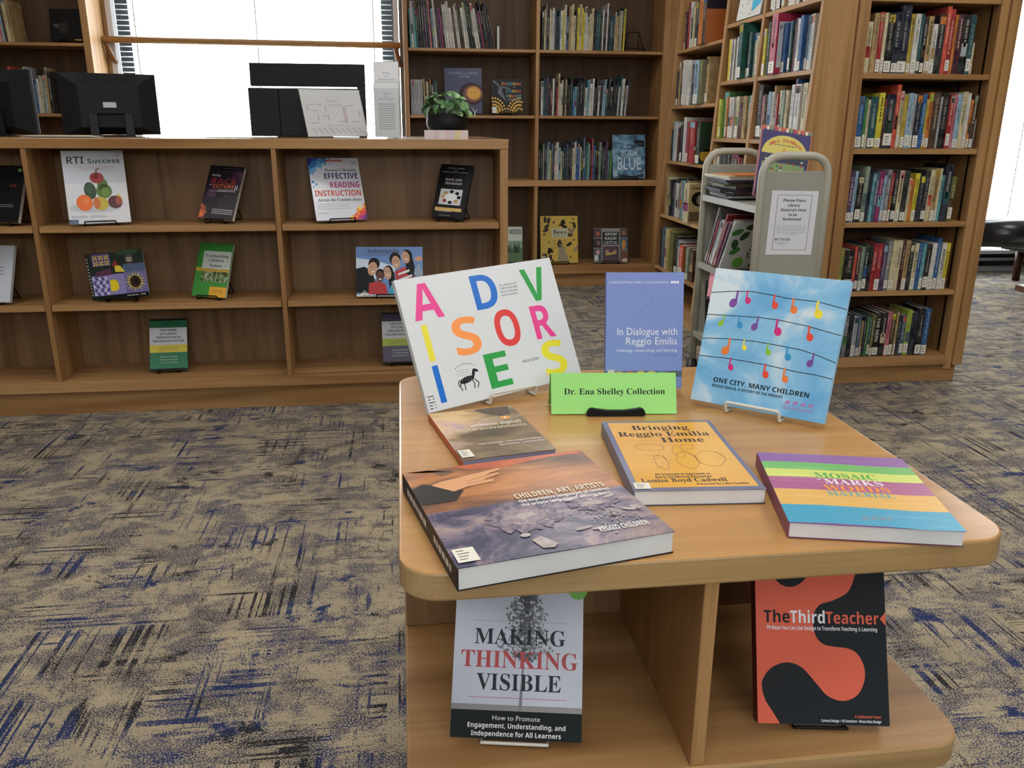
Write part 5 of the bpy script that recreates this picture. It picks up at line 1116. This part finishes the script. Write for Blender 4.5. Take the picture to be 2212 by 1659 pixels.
cov('second row of far bay', 12, lambda p: (p.rect(0, 0, 1, 1, M_('#7fa0a8')), p.up(), p.ell(.35, .45, .14, .10, M_('#1c1e22')), p.poly([(.2, .1), (.28, .42), (.5, .42), (.55, .1)], M_('#2b2e33'))))
cov('second row of far bay', 13, lambda p: (p.rect(0, 0, 1, 1, M_('#6f6a55')), p.ell(.4, .45, .2, .15, M_('#2b2822'))))
cov('second row of far bay', 6, lambda p: (p.rect(0, 0, 1, 1, M_('#d2d0ca')), p.up(), p.rect(.35, .1, .8, .75, M_('#6f8fb4')), p.rect(.35, .1, .8, .4, M_('#7a5534'))))
cov('top row of far bay', 11, lambda p: (p.rect(0, 0, 1, .75, M_('#b8642c')), p.rect(0, .75, 1, 1, M_('#2a2230'))))
cov('top row of far bay', 12, lambda p: (p.rect(0, 0, 1, .7, M_('#a85f2c')), p.rect(0, .7, 1, 1, M_('#241f2c'))))
cov('second row of near bay', 7, lambda p: (p.rect(.0, .0, 1, 1, M_('#a52348')), p.up(), p.rect(.06, .10, 1, .86, M_('#c9ccd0')), p.up(), p.text('Paddin', .10, .72, .72, .08, M_('#1c1c1e'), 'plain', 0, 1), p.text('T', .18, .28, .58, .08, M_('#1c1c1e'), 'plain', 0, 1), p.rect(.3, .15, .6, .5, M_('#b5a06a'))))
cov('second row of middle bay', 9, lambda p: p.rect(0, 0, 1, 1, mottled('green_cloud', [(.35, '#123a34'), (.65, '#2a6a56')], (30, 30, 30))))
cov('lowest row of far bay', 12, lambda p: (p.rect(0, 0, 1, 1, M_('#a0522d')), p.up(), p.rect(.2, .15, .9, .75, M_('#6a7a4a'))))

# ------------------------------------------------------------------ books on the cart
rnd = random.Random(77); z = .8650
for i, (c, w, h, t) in enumerate((('h', .215, .26, .008), ('s', .22, .27, .005), ('K', .21, .26, .010), ('B', .2, .25, .006), ('n', .21, .255, .011), ('m', .19, .24, .012), ('O', .2, .25, .007), ('h', .22, .27, .008), ('n', .2, .25, .010), ('w', .225, .26, .006), ('c', .2, .24, .007), ('o', .19, .22, .004))):
    o = thing('returned_book', '%s book lying flat on the cart, %s from the bottom of the stack' % (SHORT[c], ordinal(i+1)), 'book', frame(1.455+rnd.uniform(-.02, .02), 3.53+rnd.uniform(-.015, .015), z, rnd.uniform(-7, 5)), 'books stacked flat on the cart')
    cm = spine_mat(PAL[SHORT[c]]); b = MB(); ct = t*.32; b.box((-w/2, -h/2, 0), (w/2, h/2, ct), cm).box((-w/2, -h/2, t-ct), (w/2, h/2, t), cm).box((-w/2, -h/2, ct), (-w/2+.0015, h/2, t-ct), cm); b.build('cover', o)
    MB().box((-w/2+.0018, -h/2+.010, ct), (w/2-.008, h/2-.008, t-ct), PAGEV).build('page_block', o); z += t+.0004
row('returned_book', 'the lower cart shelf', 'books leaning on the lower cart shelf', (CX0-.004, 3.655, .5655), -90, SA('e,14,285 n,10,230 r,9,225 p,12,225 m,10,222 w,26,228 r,14,270 O,12,235 M,9,240 k,8,238 L,12,245 n,10,236 s,8,262 w,12,255'), 51, (.20, .22), 27, 33, .35, .012, 0, 'the far end')
def art_possum(p):
    k = M_('#1c1c1e'); g = M_('#3f7a34'); dg = M_('#24452a')
    for u, v, a in ((.12, .8, 30), (.3, .72, 60), (.15, .55, 100), (.4, .9, 0), (.2, .4, 45)): p.ell(u, v, .13, .06, g if a % 20 else dg, a)
    p.ell(.6, .85, .2, .1, M_('#d69a3c')); p.ell(.35, .15, .12, .11, M_('#7ab83c')); p.ell(.8, .08, .2, .06, M_('#6a5a34')); p.up(); p.ell(.62, .84, .08, .05, k)
    for i, s in enumerate(('PO', 'SS', 'UM')): p.text(s, .5, .9, .58-.17*i, .13, k, 'plain', 0)
cov('the lower cart shelf', 14, lambda p: (p.rect(0, 0, 1, 1, M_('#cfd2cf')), p.up(), art_possum(p)), 0.0)
def art_diez(p):
    p.rect(.02, .02, .98, .98, M_('#2f2a66')); p.up(); r = random.Random(2)
    for i in range(13): p.ell(.04+.077*i, .965, .035, .03, M_(('#c9553a', '#e0c9b0', '#6a8a6a', '#b03a4a', '#d69a6a')[i % 5]), 0, 10)
    p.ell(.5, .62, .45, .27, M_('#d6c662'), a0=0, a1=180); p.rect(.06, .52, .94, .60, M_('#26324a')); p.rect(.08, .06, .92, .50, M_('#7d9a62')); p.up()
    s = 'Diez Deditos'
    for i, ch in enumerate(s):
        if ch == ' ': continue
        t = math.radians(142-104*i/(len(s)-1)); p.text(ch, .5+.38*math.cos(t)-.024, .5+.38*math.cos(t)+.026, .60+.20*math.sin(t), .045, M_('#c9452c'), 'bold', 0, 1, 0)
    p.text('&', .46, .54, .665, .05, M_('#d0652c'), 'italic', 0); p.dashes(.28, .72, .745, .012, M_('#5a5a3a'), 1, .02, 4)
    for u, v, c in ((.15, .25, '#8a2f6a'), (.34, .26, '#1c1a1e'), (.54, .28, '#2a2a30'), (.72, .22, '#1c1a1e'), (.85, .3, '#b9b03c')): p.ell(u, v, .08, .06, M_(c)); p.ell(u, v-.06, .05, .045, M_('#9a6a4c'))
    for i in range(24): p.ell(r.uniform(.1, .9), r.uniform(.34, .56), .03, .015, M_(r.choice(('#c9c9b0', '#4a6a3c', '#2c3a2a', '#b0503a'))), r.uniform(0, 90), 7)
faced_book('returned_book', 'purple-bordered songbook with an orange arched title leaning on the cart', frame(1.470, 3.19, .885, -4.7, 19, -9), .203, .286, .012, M_('#b5603c', .3), art_diez, M_('#5a2f6a'), M_('#7a2f5a'), eps=.00025, page=PAGEV, hard=True)
# pink book on a low wire stand, behind the table display
row_st = thing('floor_stand', 'black wire book stand on wheels between the counter and the cart', 'book stand', Matrix.Translation((1.19, 3.02, 0)))
for x in (-.06, .10): MB().tube([(x, -.02, .60), (x+.05, .06, .30), (x+.07, .12, .06)], .006, BLK, 6).build('leg', row_st, True); MB().tube([(x+.058, .12, .035), (x+.082, .12, .035)], .034, BLK, 14).build('caster_wheel', row_st, True)
MB().tube(rounded([(-.06, -.045, .545), (-.06, -.06, .525), (.10, -.06, .525), (.10, -.045, .545)], None, .01), .005, BLK, 6).build('front_lip', row_st, True)
faced_book('picture_book', 'pink and cream book standing on the low black wire stand', frame(1.205, 2.945, .532, -16, 30, -6), .17, .10, .012, M_('#b9a27a', .35), lambda p: (p.rect(0, 0, .12, 1, M_('#cf8a98')), p.rect(0, .9, 1, 1, M_('#cf8a98')), p.up(), p.text('Cur', .25, .8, .3, .36, M_('#1c1a1a'), 'italic', 0), p.rect(.3, 0, .7, .18, M_('#1c1c1e'))), M_('#cf8a98'), eps=.00025, page=PAGEV)
